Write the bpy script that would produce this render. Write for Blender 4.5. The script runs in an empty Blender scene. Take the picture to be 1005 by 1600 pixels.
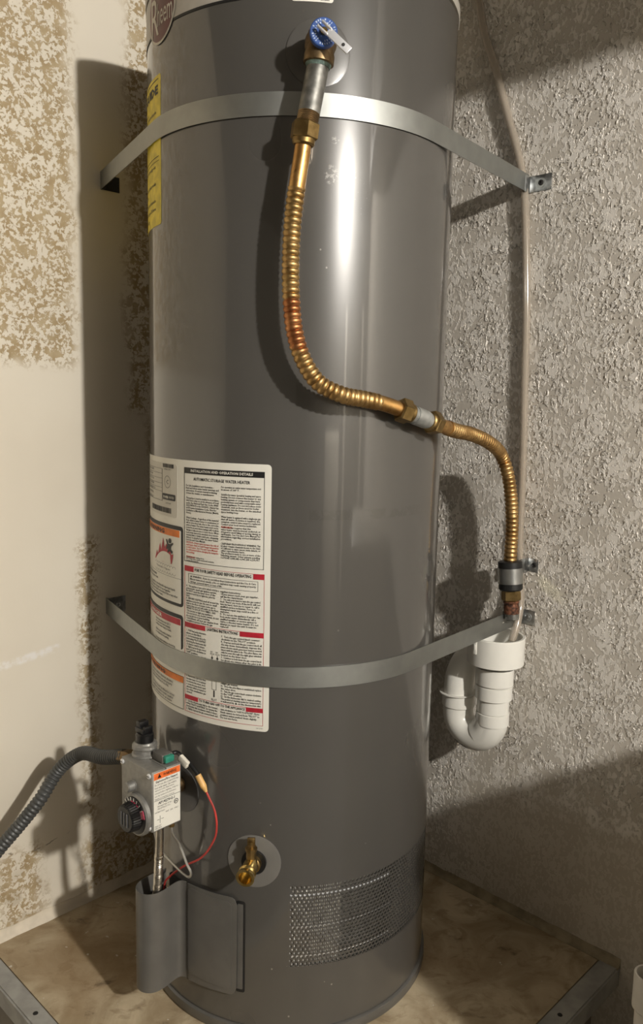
import bpy, bmesh, math, random
from mathutils import Vector, Matrix, noise
from math import sin, cos, pi, radians as rad, degrees as deg, atan2, hypot, sqrt
random.seed(7)
S = bpy.context.scene
C = S.collection

# ------------------------------------------------------------------ camera
R = 0.255                                   # tank radius, tank axis is the world z axis
cd = bpy.data.cameras.new('camera'); cam = bpy.data.objects.new('camera', cd); C.objects.link(cam)
fw = Vector((0.0, 0.99090781, -0.13454263)); rt = Vector((0.99978139, 0.0028131, 0.02071853)); up = Vector((-0.02090863, 0.13451322, 0.99069118))
M4 = Matrix.Identity(4)
for i in range(3):
    M4[i][0] = rt[i]; M4[i][1] = up[i]; M4[i][2] = -fw[i]
CO = Vector((0.04688519, -1.43916611, 1.02795137))
M4.translation = CO
cam.matrix_world = M4
cd.sensor_fit = 'HORIZONTAL'; cd.sensor_width = 36; cd.lens = 1261.7768 * 36 / 1005; cd.clip_start = 0.02
S.camera = cam

# ------------------------------------------------------------------ light and exposure
w = bpy.data.worlds.new('world'); S.world = w; w.use_nodes = True
w.node_tree.nodes['Background'].inputs[0].default_value = (1, 0.9, 0.75, 1)
w.node_tree.nodes['Background'].inputs[1].default_value = 0.0
ld = bpy.data.lights.new('garage_bulb', 'POINT'); ld.energy = 288; ld.color = (1, 0.955, 0.885); ld.shadow_soft_size = 0.05
lo = bpy.data.objects.new('garage_bulb_light', ld); C.objects.link(lo); lo.location = (1.55, -2.4, 1.9)
S.view_settings.view_transform = 'Standard'; S.view_settings.look = 'None'
S.view_settings.exposure = 0.0; S.view_settings.gamma = 1.0; S.view_settings.use_curve_mapping = False

# ------------------------------------------------------------------ pixel -> world helpers (used to lay out things once, at their own depth)
NA = Vector((-0.71438035, 0.69975762, 0)); CA = 0.3743644      # left wall plane
NB = Vector((0.69975762, 0.71438035, 0)); CB = 0.3878430       # right wall plane
TA = Vector((0.71438035, -0.69975762, 0))                      # along the right wall
TL = NB.copy()                                                 # along the left wall
Z = Vector((0, 0, 1))
def WB(t, z, off=0.0): return TA * t + NB * (CB - off) + Z * z
def WA(s, z, off=0.0): return TL * s + NA * (CA - off) + Z * z
def ray(px, py): return (fw + rt * ((px - 502.5) / 1261.7768) - up * ((py - 800) / 1261.7768))
def onB(px, py, off):
    d = ray(px, py); return CO + d * ((CB - off - CO.dot(NB)) / d.dot(NB))
def atY(px, py, y):
    d = ray(px, py); return CO + d * ((y - CO.y) / d.y)
def cyl(az, z, r=R):
    a = rad(az); return Vector((r * cos(a), r * sin(a), z))

# ------------------------------------------------------------------ node material helpers
class NT:
    def __init__(s, name):
        s.m = bpy.data.materials.new(name); s.m.use_nodes = True; s.t = s.m.node_tree
        s.b = s.t.nodes['Principled BSDF']; s.out = s.t.nodes['Material Output']
    def n(s, typ, **kw):
        x = s.t.nodes.new(typ)
        for k, v in kw.items(): setattr(x, k, v)
        return x
    def link(s, a, b): s.t.links.new(a, b)
    def set(s, sock, v):
        if hasattr(v, 'is_output') or hasattr(v, 'links'): s.link(v, sock)
        else: sock.default_value = v
    def math(s, op, a, b=None, c=None, clamp=False):
        x = s.n('ShaderNodeMath', operation=op); x.use_clamp = clamp
        s.set(x.inputs[0], a)
        if b is not None: s.set(x.inputs[1], b)
        if c is not None: s.set(x.inputs[2], c)
        return x.outputs[0]
    def smooth(s, v, a, b):           # 0 below a, 1 above b
        x = s.n('ShaderNodeMapRange', interpolation_type='SMOOTHSTEP')
        s.set(x.inputs[0], v); s.set(x.inputs[1], a); s.set(x.inputs[2], b); x.inputs[3].default_value = 0; x.inputs[4].default_value = 1
        return x.outputs[0]
    def noise(s, scale, detail=3, rough=.5, dist=0, vec=None, stretch=None):
        x = s.n('ShaderNodeTexNoise'); x.inputs['Scale'].default_value = scale; x.inputs['Detail'].default_value = detail
        x.inputs['Roughness'].default_value = rough; x.inputs['Distortion'].default_value = dist
        v = vec or s.obj()
        if stretch:
            mp = s.n('ShaderNodeMapping'); mp.inputs['Scale'].default_value = stretch; s.link(v, mp.inputs[0]); v = mp.outputs[0]
        s.link(v, x.inputs['Vector']); return x.outputs['Fac']
    def obj(s):
        if not hasattr(s, '_tc'): s._tc = s.n('ShaderNodeTexCoord')
        return s._tc.outputs['Object']
    def xyz(s):
        if not hasattr(s, '_sx'):
            s._sx = s.n('ShaderNodeSeparateXYZ'); s.link(s.obj(), s._sx.inputs[0])
        return s._sx.outputs
    def mix(s, f, a, b):
        x = s.n('ShaderNodeMix', data_type='RGBA'); s.set(x.inputs[0], f)
        for i, v in ((6, a), (7, b)):
            if isinstance(v, tuple): x.inputs[i].default_value = (*v, 1) if len(v) == 3 else v
            else: s.link(v, x.inputs[i])
        return x.outputs[2]
    def bump(s, h, strength=.5, dist=.002):
        x = s.n('ShaderNodeBump'); x.inputs['Strength'].default_value = strength; x.inputs['Distance'].default_value = dist
        s.link(h, x.inputs['Height']); s.link(x.outputs[0], s.b.inputs['Normal'])
    def color(s, c):
        if isinstance(c, tuple): s.b.inputs['Base Color'].default_value = (*c, 1)
        else: s.link(c, s.b.inputs['Base Color'])
    def p(s, **kw):
        names = dict(rough='Roughness', metal='Metallic', coat='Coat Weight', coatr='Coat Roughness', spec='Specular IOR Level', trans='Transmission Weight', ior='IOR', sss='Subsurface Weight', aniso='Anisotropic')
        for k, v in kw.items(): s.set(s.b.inputs[names[k]], v)

def srgb(r, g, b):
    f = lambda c: (c / 255) / 12.92 if c / 255 <= .04045 else ((c / 255 + .055) / 1.055) ** 2.4
    return (f(r), f(g), f(b))

def simple(name, col, rough=.5, metal=0, var=.12, nscale=60, bump=0, **kw):
    t = NT(name); n = t.noise(nscale, 3)
    d = tuple(c * (1 - var * 1.6) for c in col); l = tuple(min(1, c * (1 + var)) for c in col)
    t.color(t.mix(t.smooth(n, .3, .7), d, l))
    t.p(rough=rough, metal=metal, **kw)
    if bump: t.bump(n, .4, bump)
    return t.m

MAT = {}
def mat_tank():
    t = NT('grey_enamel'); x, y, z = t.xyz()
    az = t.math('MULTIPLY', t.math('ARCTAN2', y, x), 57.29578)
    base = t.mix(t.smooth(t.noise(5, 3), .3, .7), srgb(75, 73, 70), srgb(77, 75, 72))
    # white scuffs below the upper strap
    def blob(a0, z0, ra, rz, thr):
        da = t.math('DIVIDE', t.math('SUBTRACT', az, a0), ra); dz = t.math('DIVIDE', t.math('SUBTRACT', z, z0), rz)
        r2 = t.math('ADD', t.math('MULTIPLY', da, da), t.math('MULTIPLY', dz, dz))
        m = t.math('SUBTRACT', 1.0, t.smooth(r2, .3, 1.0))
        return t.math('MULTIPLY', m, t.smooth(t.noise(230, 3), thr, thr + .12))
    sc = t.math('MAXIMUM', blob(-78.5, 1.345, 2.6, .016, .5), blob(-77.5, 1.392, 1.6, .006, .45))
    sc = t.math('MAXIMUM', sc, blob(-70, 1.33, 7, .04, .66))
    base = t.mix(t.math('MULTIPLY', sc, .5), base, srgb(190, 188, 184))
    # tape residue band and a few specks
    band = t.math('MULTIPLY', t.math('MULTIPLY', t.smooth(z, .853, .855), t.math('SUBTRACT', 1.0, t.smooth(z, .868, .870))),
                  t.math('MULTIPLY', t.smooth(az, -83.6, -83.2), t.math('SUBTRACT', 1.0, t.smooth(az, -45, -30))))
    wv = t.noise(90, 3, .6, 1.5)
    base = t.mix(t.math('MULTIPLY', t.math('MULTIPLY', band, t.math('MULTIPLY', t.smooth(wv, .40, .47), t.smooth(t.noise(22, 1), .40, .44))), .42), base, srgb(62, 60, 56))
    vor = t.n('ShaderNodeTexVoronoi'); vor.inputs['Scale'].default_value = 26; t.link(t.obj(), vor.inputs['Vector'])
    sp = t.math('SUBTRACT', 1.0, t.smooth(vor.outputs['Distance'], .03, .05))
    sp = t.math('MULTIPLY', sp, t.smooth(t.noise(9, 2), .55, .6))
    base = t.mix(t.math('MULTIPLY', sp, .5), base, srgb(190, 186, 178))
    t.color(base)
    t.p(rough=t.math('ADD', t.math('MULTIPLY', t.noise(6, 1), .04), .26), coat=1.0, coatr=.06, spec=.5)
    t.bump(t.noise(5, 0), .05, .004)
    return t.m
def mat_plain_paint(name, c, r=.3, bumpd=.0):
    return simple(name, c, r, 0, .05, 30, bumpd, coat=.15, coatr=.2)
def mat_wall_left():
    t = NT('wall_left_plaster'); s_, y_, z_ = t.xyz()
    wob = t.math('MULTIPLY', t.math('SUBTRACT', t.noise(22, 4, .6), .5), .07)
    s = t.math('ADD', s_, wob); z = t.math('ADD', z_, wob)
    inv = lambda v: t.math('SUBTRACT', 1.0, v)
    def box(s0, s1, z0, z1, f=.018):
        a = t.math('MULTIPLY', t.smooth(s, s0 - f, s0 + f), inv(t.smooth(s, s1 - f, s1 + f)))
        b = t.math('MULTIPLY', t.smooth(z, z0 - f, z0 + f), inv(t.smooth(z, z1 - f, z1 + f)))
        return t.math('MULTIPLY', a, b)
    m = box(-3, -.222, 1.085, 4)
    for b in ((-.105, .4, 1.0, 4), (-.222, -.186, .17, .75), (-.40, -.315, -.05, .165), (-.225, .4, -.05, .13), (-.06, .4, .13, 1.0)):
        m = t.math('MAXIMUM', m, box(*b))
    n1 = t.noise(120, 5, .68, .4); n2 = t.noise(40, 2, .5)
    h = t.math('ADD', n1, t.math('MULTIPLY', t.math('SUBTRACT', n2, .5), .5))
    raised = t.smooth(h, .480, .520)                    # raised knockdown skin
    raised = t.math('SUBTRACT', 1.0, t.math('MULTIPLY', inv(raised), m))
    cream = t.mix(t.smooth(t.noise(3, 3), .3, .7), srgb(221, 212, 195), srgb(229, 221, 205))
    tan = t.mix(t.smooth(t.noise(30, 3), .3, .7), srgb(168, 147, 112), srgb(188, 170, 138))
    dirty = t.math('MULTIPLY', inv(t.smooth(z, .06, .17)), t.smooth(t.noise(28, 4), .46, .56))
    col = t.mix(raised, tan, cream)
    col = t.mix(t.math('MULTIPLY', dirty, t.math('MULTIPLY', m, .35)), col, srgb(150, 132, 100))
    # pale smear of touch-up paint
    zz = t.math('SUBTRACT', z_, t.math('ADD', .545, t.math('MULTIPLY', t.math('ADD', s_, .30), .12)))
    sm = t.math('MULTIPLY', inv(t.smooth(t.math('ABSOLUTE', zz), .004, .011)), t.math('MULTIPLY', t.smooth(s_, -.48, -.44), inv(t.smooth(s_, -.275, -.262))))
    col = t.mix(t.math('MULTIPLY', sm, t.smooth(t.noise(60, 3), .35, .6)), col, srgb(236, 232, 226))
    # hairline crack above the patched strip
    cz = t.math('ABSOLUTE', t.math('SUBTRACT', z_, t.math('ADD', .158, t.math('MULTIPLY', t.math('SUBTRACT', t.noise(14, 4), .5), .07))))
    cr = t.math('MULTIPLY', inv(t.smooth(cz, .0006, .0016)), t.math('MULTIPLY', t.smooth(t.noise(19, 2), .5, .56), inv(t.smooth(s_, -.24, -.2))))
    col = t.mix(t.math('MULTIPLY', cr, .7), col, srgb(105, 92, 70))
    t.color(col); t.p(rough=.75, spec=.25)
    fine = t.math('MULTIPLY', t.noise(150, 3), .18)
    t.bump(t.math('ADD', t.math('ADD', raised, fine), t.math('MULTIPLY', t.noise(9, 2), .3)), .45, .0016)
    return t.m
def mat_wall_right():
    t = NT('wall_right_plaster'); s_, y_, z_ = t.xyz(); inv = lambda v: t.math('SUBTRACT', 1.0, v)
    n1 = t.noise(150, 2.5, .5, .6, None, (1, 1, .62)); n2 = t.noise(20, 4, .6)
    h = t.math('ADD', n1, t.math('MULTIPLY', t.math('SUBTRACT', n2, .5), .7))
    raised = t.smooth(h, .485, .545)
    edge_ = t.math('MULTIPLY', inv(t.smooth(t.math('ABSOLUTE', t.math('SUBTRACT', h, .53)), .008, .05)), t.smooth(t.noise(11, 3), .36, .56))
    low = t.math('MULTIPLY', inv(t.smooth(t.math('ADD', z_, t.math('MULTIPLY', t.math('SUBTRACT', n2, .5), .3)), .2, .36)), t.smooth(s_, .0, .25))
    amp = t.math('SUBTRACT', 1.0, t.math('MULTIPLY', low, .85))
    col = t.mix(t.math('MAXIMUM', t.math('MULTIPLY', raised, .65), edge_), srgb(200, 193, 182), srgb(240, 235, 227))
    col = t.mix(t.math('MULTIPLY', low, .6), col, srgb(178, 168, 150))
    # plain round patch with its screw dimple
    dx = t.math('SUBTRACT', s_, .256); dz = t.math('SUBTRACT', z_, 1.2)
    rr = t.math('SQRT', t.math('ADD', t.math('MULTIPLY', dx, dx), t.math('MULTIPLY', dz, dz)))
    pt = inv(t.smooth(rr, .016, .02)); amp = t.math('MULTIPLY', amp, inv(t.math('MULTIPLY', pt, .8)))
    # touch-up paint below the clips
    tu = t.math('MULTIPLY', inv(t.smooth(t.math('ABSOLUTE', t.math('SUBTRACT', z_, t.math('SUBTRACT', .685, t.math('MULTIPLY', t.math('SUBTRACT', s_, .30), .6)))), .006, .02)), t.math('MULTIPLY', t.smooth(s_, .265, .285), inv(t.smooth(s_, .31, .345))))
    col = t.mix(t.math('MULTIPLY', tu, .8), col, srgb(226, 220, 200))
    t.color(col); t.p(rough=t.math('ADD', t.math('MULTIPLY', raised, .15), .62), spec=.3)
    hh = t.math('MULTIPLY', t.math('ADD', t.math('MULTIPLY', raised, .55), t.math('MULTIPLY', edge_, .75)), amp)
    full = t.math('ADD', hh, t.math('MULTIPLY', t.noise(240, 2), .12))
    d = t.n('ShaderNodeDisplacement'); d.inputs['Midlevel'].default_value = 0; d.inputs['Scale'].default_value = .0017; t.link(full, d.inputs['Height']); t.link(d.outputs[0], t.out.inputs['Displacement'])
    t.m.displacement_method = 'BOTH'
    return t.m
def mat_wood_top():
    t = NT('bare_plywood')
    g = t.noise(9, 5, .62, .8, None, (1, 1, 1)); g2 = t.noise(26, 5, .65, .9, None, (.8, 1.15, 1)); g3 = t.noise(2.6, 3)
    c = t.mix(t.smooth(g, .3, .7), srgb(152, 135, 108), srgb(194, 179, 152))
    c = t.mix(t.math('MULTIPLY', t.smooth(g2, .52, .66), .5), c, srgb(130, 111, 85))
    c = t.mix(t.math('MULTIPLY', t.smooth(g3, .5, .62), .5), c, srgb(140, 114, 80))
    sp = t.noise(55, 2); c = t.mix(t.math('MULTIPLY', t.smooth(sp, .72, .75), .9), c, srgb(205, 198, 186))
    st = t.noise(13, 5, .65, .5); c = t.mix(t.math('MULTIPLY', t.smooth(st, .60, .72), .6), c, srgb(70, 54, 36))
    t.color(c); t.p(rough=.7, spec=.3); t.bump(t.math('ADD', g, g2), .35, .003)
    return t.m
def mat_copper(name, a, b, dull=.35, band=False):
    t = NT(name); x, y, z = t.xyz(); n = t.noise(45, 4, .6)
    c = t.mix(t.smooth(n, .35, .65), a, b)
    v = t.noise(140, 3); c = t.mix(t.math('MULTIPLY', t.smooth(v, .58, .72), .5), c, srgb(104, 84, 54))
    if band:
        zz = t.math('ADD', z, t.math('MULTIPLY', t.math('SUBTRACT', t.noise(60, 2), .5), .03))
        m = t.math('MULTIPLY', t.smooth(zz, band[0] - .008, band[0] + .008), t.math('SUBTRACT', 1.0, t.smooth(zz, band[1] - .004, band[1] + .004)))
        c = t.mix(t.math('MULTIPLY', m, .8), c, t.mix(t.smooth(n, .4, .6), srgb(168, 102, 66), srgb(192, 130, 86)))
        u = t.math('MULTIPLY', t.smooth(z, band[1], band[1] + .02), t.smooth(t.noise(38, 3), .45, .6))
        c = t.mix(t.math('MULTIPLY', u, .45), c, srgb(164, 140, 92))
    t.color(c); t.p(rough=t.math('ADD', dull - .08, t.math('MULTIPLY', n, .2)), metal=1.0)
    return t.m
def mat_foil():
    t = NT('wrinkled_foil'); n = t.noise(60, 5, .7, .8)
    t.color(t.mix(t.smooth(n, .35, .65), srgb(176, 172, 166), srgb(238, 235, 228))); t.p(rough=.4, metal=.35); t.bump(n, .8, .006); return t.m
def mat_clear(name, col, rough):
    t = NT(name); t.color(col); t.p(rough=rough, trans=1.0, ior=1.42); return t.m
def mat_galv(name, c1, c2, rough=.35, sc=70):
    t = NT(name); v = t.n('ShaderNodeTexVoronoi'); v.inputs['Scale'].default_value = sc; t.link(t.obj(), v.inputs['Vector'])
    n = t.noise(25, 4); f = t.math('ADD', t.math('MULTIPLY', v.outputs['Distance'], .5), t.math('MULTIPLY', n, .6))
    t.color(t.mix(t.smooth(f, .3, .75), c1, c2)); t.p(rough=t.math('ADD', rough - .06, t.math('MULTIPLY', n, .15)), metal=1.0); return t.m

G = MAT
G['tank'] = mat_tank(); G['grey'] = mat_plain_paint('grey_cover_enamel', srgb(94, 92, 88), .36); G['ring_grey'] = mat_plain_paint('grey_ring_plastic', srgb(112, 110, 106), .5)
G['cap'] = mat_plain_paint('light_grey_cap', srgb(168, 163, 154), .45); G['dark_plate'] = mat_plain_paint('grey_plastic', srgb(86, 85, 84), .4)
G['clear_plate'] = mat_plain_paint('thin_grey_plate', srgb(84, 82, 79), .3)
G['wallL'] = mat_wall_left(); G['wallR'] = mat_wall_right(); G['plain'] = simple('room_plaster', srgb(112, 108, 101), .85, 0, .05, 12)
G['concrete'] = simple('garage_concrete', srgb(92, 88, 82), .85, 0, .15, 8, .002)
G['ply'] = mat_wood_top(); G['trim'] = simple('grey_painted_lumber', srgb(156, 155, 150), .6, 0, .12, 26, .0015)
G['panel'] = simple('grey_painted_panel', srgb(112, 106, 96), .7, 0, .18, 14, .003)
G['caulk'] = simple('white_caulk', srgb(216, 205, 186), .6, 0, .1, 26, .002); G['caulkR'] = simple('tan_caulk', srgb(150, 138, 114), .75, 0, .2, 35, .003)  # right fillet is a darker, more uneven tan than the left
G['steel'] = simple('galvanised_strap', srgb(164, 166, 163), .5, 1.0, .035, 40)
G['tab'] = mat_galv('zinc_bracket', srgb(150, 152, 152), srgb(190, 192, 192), .36, 120)
G['nipple'] = simple('galvanised_pipe', srgb(138, 137, 132), .5, .85, .22, 70, .001)
G['zinc_light'] = simple('bright_zinc', srgb(176, 178, 176), .5, .75, .1, 110)
G['brass_old'] = mat_copper('weathered_brass', srgb(128, 106, 66), srgb(160, 136, 92), .42)
G['brass'] = mat_copper('bright_brass', srgb(206, 176, 104), srgb(226, 200, 136), .2)
G['bronze'] = mat_copper('bronze_body', srgb(118, 98, 72), srgb(150, 128, 96), .45)
G['copper'] = mat_copper('tarnished_copper', srgb(172, 138, 88), srgb(198, 166, 114), .42)
G['copper2'] = mat_copper('tarnished_copper_lower', srgb(178, 142, 92), srgb(204, 170, 118), .40)
G['copper_pipe'] = mat_copper('copper_end', srgb(186, 142, 86), srgb(208, 168, 108), .38)
G['rust'] = simple('rusty_copper', srgb(112, 72, 52), .65, .35, .5, 150, .004); G['verd'] = simple('thread_sealant', srgb(96, 116, 108), .7, .0, .3, 160, .001)
G['foil'] = mat_foil(); G['dark'] = simple('dark_metal_and_shade', srgb(30, 29, 27), .7); G['rubber'] = simple('black_rubber', srgb(24, 24, 24), .45)  # near-black serves screws and the shade painted into slots and openings
G['alu'] = mat_galv('brushed_aluminium', srgb(176, 178, 178), srgb(206, 208, 208), .3, 40)
G['cast'] = simple('cast_aluminium', srgb(150, 149, 145), .5, .65, .06, 120)
G['black'] = simple('black_plastic', srgb(20, 20, 21), .35); G['green'] = simple('green_plastic', srgb(44, 128, 108), .45)
G['hose'] = simple('grey_coated_steel', srgb(74, 75, 74), .42, 0, .08, 60)
G['steelflex'] = mat_galv('stainless_flex', srgb(176, 170, 158), srgb(206, 200, 190), .25, 90)
G['pvc'] = simple('white_pvc', srgb(232, 230, 222), .32, 0, .02, 20, coat=.2); G['pvc_grey'] = simple('pale_pvc', srgb(206, 202, 194), .45, 0, .04, 20)
def mat_vinyl():
    t = NT('clear_vinyl'); t.color(srgb(190, 178, 162)); t.p(rough=.12, coat=.6, coatr=.1); t.b.inputs['Alpha'].default_value = .46; return t.m
G['vinyl'] = mat_vinyl()
G['paper'] = simple('label_white', srgb(226, 224, 214), .38, 0, .02, 20, coat=.2, coatr=.25); G['plate_paper'] = simple('rating_plate_silver', srgb(204, 201, 191), .4, 0, .03, 20)
G['ink'] = simple('black_ink', srgb(26, 26, 26), .5); G['red'] = simple('red_ink', srgb(178, 36, 52), .5); G['redtext'] = simple('red_text_ink', srgb(196, 66, 52), .5); G['orange'] = simple('orange_ink', srgb(226, 124, 40), .5)
G['maroon'] = simple('maroon_badge', srgb(92, 24, 34), .3); G['yellow'] = simple('yellow_label', srgb(232, 212, 66), .45); G['silver'] = simple('silver_ink', srgb(206, 202, 192), .35)
G['blue'] = simple('blue_tag', srgb(52, 84, 150), .4, 0, .1, 60); G['bluetext'] = simple('pale_blue_print', srgb(176, 192, 220), .5)
G['chrome'] = simple('bright_lever', srgb(232, 233, 236), .3, .45, .02); G['wire_red'] = simple('red_wire', srgb(186, 62, 56), .4); G['white'] = simple('white_tag', srgb(232, 226, 212), .5)
G['amber'] = simple('amber_sleeve', srgb(222, 176, 108), .45); G['pink'] = simple('pink_ink', srgb(206, 70, 100), .5); G['orange2'] = simple('orange_strip', srgb(238, 116, 54), .45)
G['wood'] = simple('door_white', srgb(220, 214, 202), .5, 0, .03, 8); G['tube'] = simple('aluminium_tube', srgb(186, 184, 178), .35, .8, .04)

# ------------------------------------------------------------------ mesh building
class MB:
    def __init__(s): s.v = []; s.f = []
    def add(s, vs, fs):
        o = len(s.v); s.v += [Vector(v) for v in vs]; s.f += [tuple(i + o for i in f) for f in fs]; return s
    def box(s, c, u, v, wv, du, dv, dw):
        c = Vector(c); P = [c + u * (du * a) + v * (dv * b) + wv * (dw * d) for a in (-.5, .5) for b in (-.5, .5) for d in (-.5, .5)]
        return s.add(P, [(0, 1, 3, 2), (4, 6, 7, 5), (0, 4, 5, 1), (2, 3, 7, 6), (0, 2, 6, 4), (1, 5, 7, 3)])
    def bbox(s, c, u, v, wv, du, dv, dw, b=.002):       # bevelled box
        bm = bmesh.new(); bmesh.ops.create_cube(bm, size=1)
        for q in bm.verts: q.co = Vector((q.co.x * du, q.co.y * dv, q.co.z * dw))
        bmesh.ops.bevel(bm, geom=bm.edges[:], offset=b, segments=2, affect='EDGES', profile=.5)
        c = Vector(c); bm.verts.index_update()
        s.add([c + u * q.co.x + v * q.co.y + wv * q.co.z for q in bm.verts], [[q.index for q in f.verts] for f in bm.faces]); bm.free(); return s
    def lathe(s, prof, o, axis, n=32, ref=None, cap=True):   # prof: (distance along axis, radius)
        o = Vector(o); a = Vector(axis).normalized(); ref = ref or (Z if abs(a.z) < .9 else Vector((1, 0, 0)))
        u = a.cross(ref).normalized(); v = a.cross(u); b = len(s.v)
        for d, r in prof:
            for i in range(n):
                t = 2 * pi * i / n; s.v.append(o + a * d + (u * cos(t) + v * sin(t)) * r)
        for k in range(len(prof) - 1):
            for i in range(n):
                j = (i + 1) % n; s.f.append((b + k * n + i, b + k * n + j, b + (k + 1) * n + j, b + (k + 1) * n + i))
        if cap:
            if prof[0][1] > 1e-5: s.f.append(tuple(b + i for i in range(n))[::-1])
            if prof[-1][1] > 1e-5: s.f.append(tuple(b + (len(prof) - 1) * n + i for i in range(n)))
        return s
    def sweep(s, pts, rad_fn, n=16, cap=True):              # pts evenly resampled polyline
        T = [(pts[min(i + 1, len(pts) - 1)] - pts[max(i - 1, 0)]).normalized() for i in range(len(pts))]
        u = T[0].cross(Z if abs(T[0].z) < .9 else Vector((1, 0, 0))).normalized(); b = len(s.v); L = 0
        for i, p in enumerate(pts):
            if i: L += (p - pts[i - 1]).length
            u = (u - T[i] * u.dot(T[i])).normalized(); v = T[i].cross(u); r = rad_fn(L) if callable(rad_fn) else rad_fn
            for k in range(n):
                t = 2 * pi * k / n; s.v.append(p + (u * cos(t) + v * sin(t)) * r)
        for i in range(len(pts) - 1):
            for k in range(n):
                j = (k + 1) % n; s.f.append((b + i * n + k, b + i * n + j, b + (i + 1) * n + j, b + (i + 1) * n + k))
        if cap:
            s.f.append(tuple(b + k for k in range(n))[::-1]); s.f.append(tuple(b + (len(pts) - 1) * n + k for k in range(n)))
        return s
    def sheet(s, cols):                                     # cols: list of (inner-bottom, inner-top, outer-bottom, outer-top) points -> closed strip
        b = len(s.v)
        for c in cols: s.v += list(c)
        for i in range(len(cols) - 1):
            p, q = b + 4 * i, b + 4 * (i + 1)
            s.f += [(p + 2, q + 2, q + 3, p + 3), (p, p + 1, q + 1, q), (p + 1, p + 3, q + 3, q + 1), (p, q, q + 2, p + 2)]
        e = b + 4 * (len(cols) - 1); s.f += [(b, b + 2, b + 3, b + 1), (e, e + 1, e + 3, e + 2)]; return s
    def patch(s, a0, a1, z0, z1, r, th=.0002, step=1.5, rc=0):   # sheet lying on the tank, angles in degrees
        n = max(1, int(abs(a1 - a0) / step)); A = [a0 + (a1 - a0) * i / n for i in range(n + 1)]
        if rc:
            k = deg(rc / R); A = sorted(set(A + [a0 + k * x for x in (.1, .3, .6, 1)] + [a1 - k * x for x in (.1, .3, .6, 1)]))
        cols = []
        for a in A:
            d = 0
            if rc:
                e = min(a - a0, a1 - a) / deg(rc / R); d = rc * (1 - sqrt(max(0, 1 - (1 - min(e, 1)) ** 2)))
            cols.append((cyl(a, z0 + d, r - th), cyl(a, z1 - d, r - th), cyl(a, z0 + d, r), cyl(a, z1 - d, r)))
        return s.sheet(cols)
    def frame(s, a0, a1, z0, z1, r, t=.0007):
        ta = deg(t / R)
        s.patch(a0, a1, z0, z0 + t, r); s.patch(a0, a1, z1 - t, z1, r); s.patch(a0, a0 + ta, z0, z1, r); return s.patch(a1 - ta, a1, z0, z1, r)
    def flat(s, o, u, v, n, x0, x1, y0, y1, th=.0003):
        o = Vector(o); return s.box(o + u * ((x0 + x1) / 2) + v * ((y0 + y1) / 2) + n * (th / 2), u, v, n, x1 - x0, y1 - y0, th)

ROOT = {}
def obj(name, mb, mat, parent=None, smooth=True, angle=35, label=None, kind=None, recalc=True):
    off = Vector((0, 0, 0)); p = parent
    while p is not None: off += p.location; p = p.parent
    me = bpy.data.meshes.new(name); me.from_pydata([v - off for v in mb.v], [], mb.f); me.update()
    if recalc: bm = bmesh.new(); bm.from_mesh(me); bmesh.ops.recalc_face_normals(bm, faces=bm.faces); bm.to_mesh(me); bm.free()
    if smooth:
        me.polygons.foreach_set('use_smooth', [True] * len(me.polygons)); me.set_sharp_from_angle(angle=rad(angle))
    me.materials.append(G[mat] if isinstance(mat, str) else mat)
    o = bpy.data.objects.new(name, me); C.objects.link(o)
    if parent is not None: o.parent = parent
    if label: o['label'] = label
    if kind: o['kind'] = kind
    return o
def thing(name, label, cat, loc, group=None):
    o = bpy.data.objects.new(name, None); o.empty_display_size = .05; C.objects.link(o); o.location = loc; o['label'] = label; o['category'] = cat
    if group: o['group'] = group
    return o
def solo(o, label, cat, group=None):
    o['label'] = label; o['category'] = cat
    if group: o['group'] = group
    return o
def curve(P, step=.003):          # Catmull-Rom through P, resampled at even spacing
    P = [Vector(p) for p in P]; Q = [P[0] * 2 - P[1]] + P + [P[-1] * 2 - P[-2]]; out = []
    for i in range(1, len(Q) - 2):
        a, b, c, d = Q[i - 1:i + 3]
        t0 = 0; t1 = t0 + sqrt((b - a).length); t2 = t1 + sqrt((c - b).length); t3 = t2 + sqrt((d - c).length)
        for k in range(24):
            t = t1 + (t2 - t1) * k / 24
            A1 = a * ((t1 - t) / (t1 - t0)) + b * ((t - t0) / (t1 - t0)); A2 = b * ((t2 - t) / (t2 - t1)) + c * ((t - t1) / (t2 - t1)); A3 = c * ((t3 - t) / (t3 - t2)) + d * ((t - t2) / (t3 - t2))
            B1 = A1 * ((t2 - t) / (t2 - t0)) + A2 * ((t - t0) / (t2 - t0)); B2 = A2 * ((t3 - t) / (t3 - t1)) + A3 * ((t - t1) / (t3 - t1))
            out.append(B1 * ((t2 - t) / (t2 - t1)) + B2 * ((t - t1) / (t2 - t1)))
    out.append(P[-1]); L = [0]
    for i in range(1, len(out)): L.append(L[-1] + (out[i] - out[i - 1]).length)
    n = max(2, int(L[-1] / step)); res = []; j = 0
    for k in range(n + 1):
        d = L[-1] * k / n
        while j < len(L) - 2 and L[j + 1] < d: j += 1
        f = (d - L[j]) / max(1e-9, L[j + 1] - L[j]); res.append(out[j].lerp(out[j + 1], f))
    return res
def plen(P): return sum((P[i + 1] - P[i]).length for i in range(len(P) - 1))
def sub(P, a, b):                 # piece of a polyline by arc length
    out = []; L = 0
    for i, p in enumerate(P):
        if i: L += (p - P[i - 1]).length
        if a <= L <= b: out.append(p)
    return out

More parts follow.
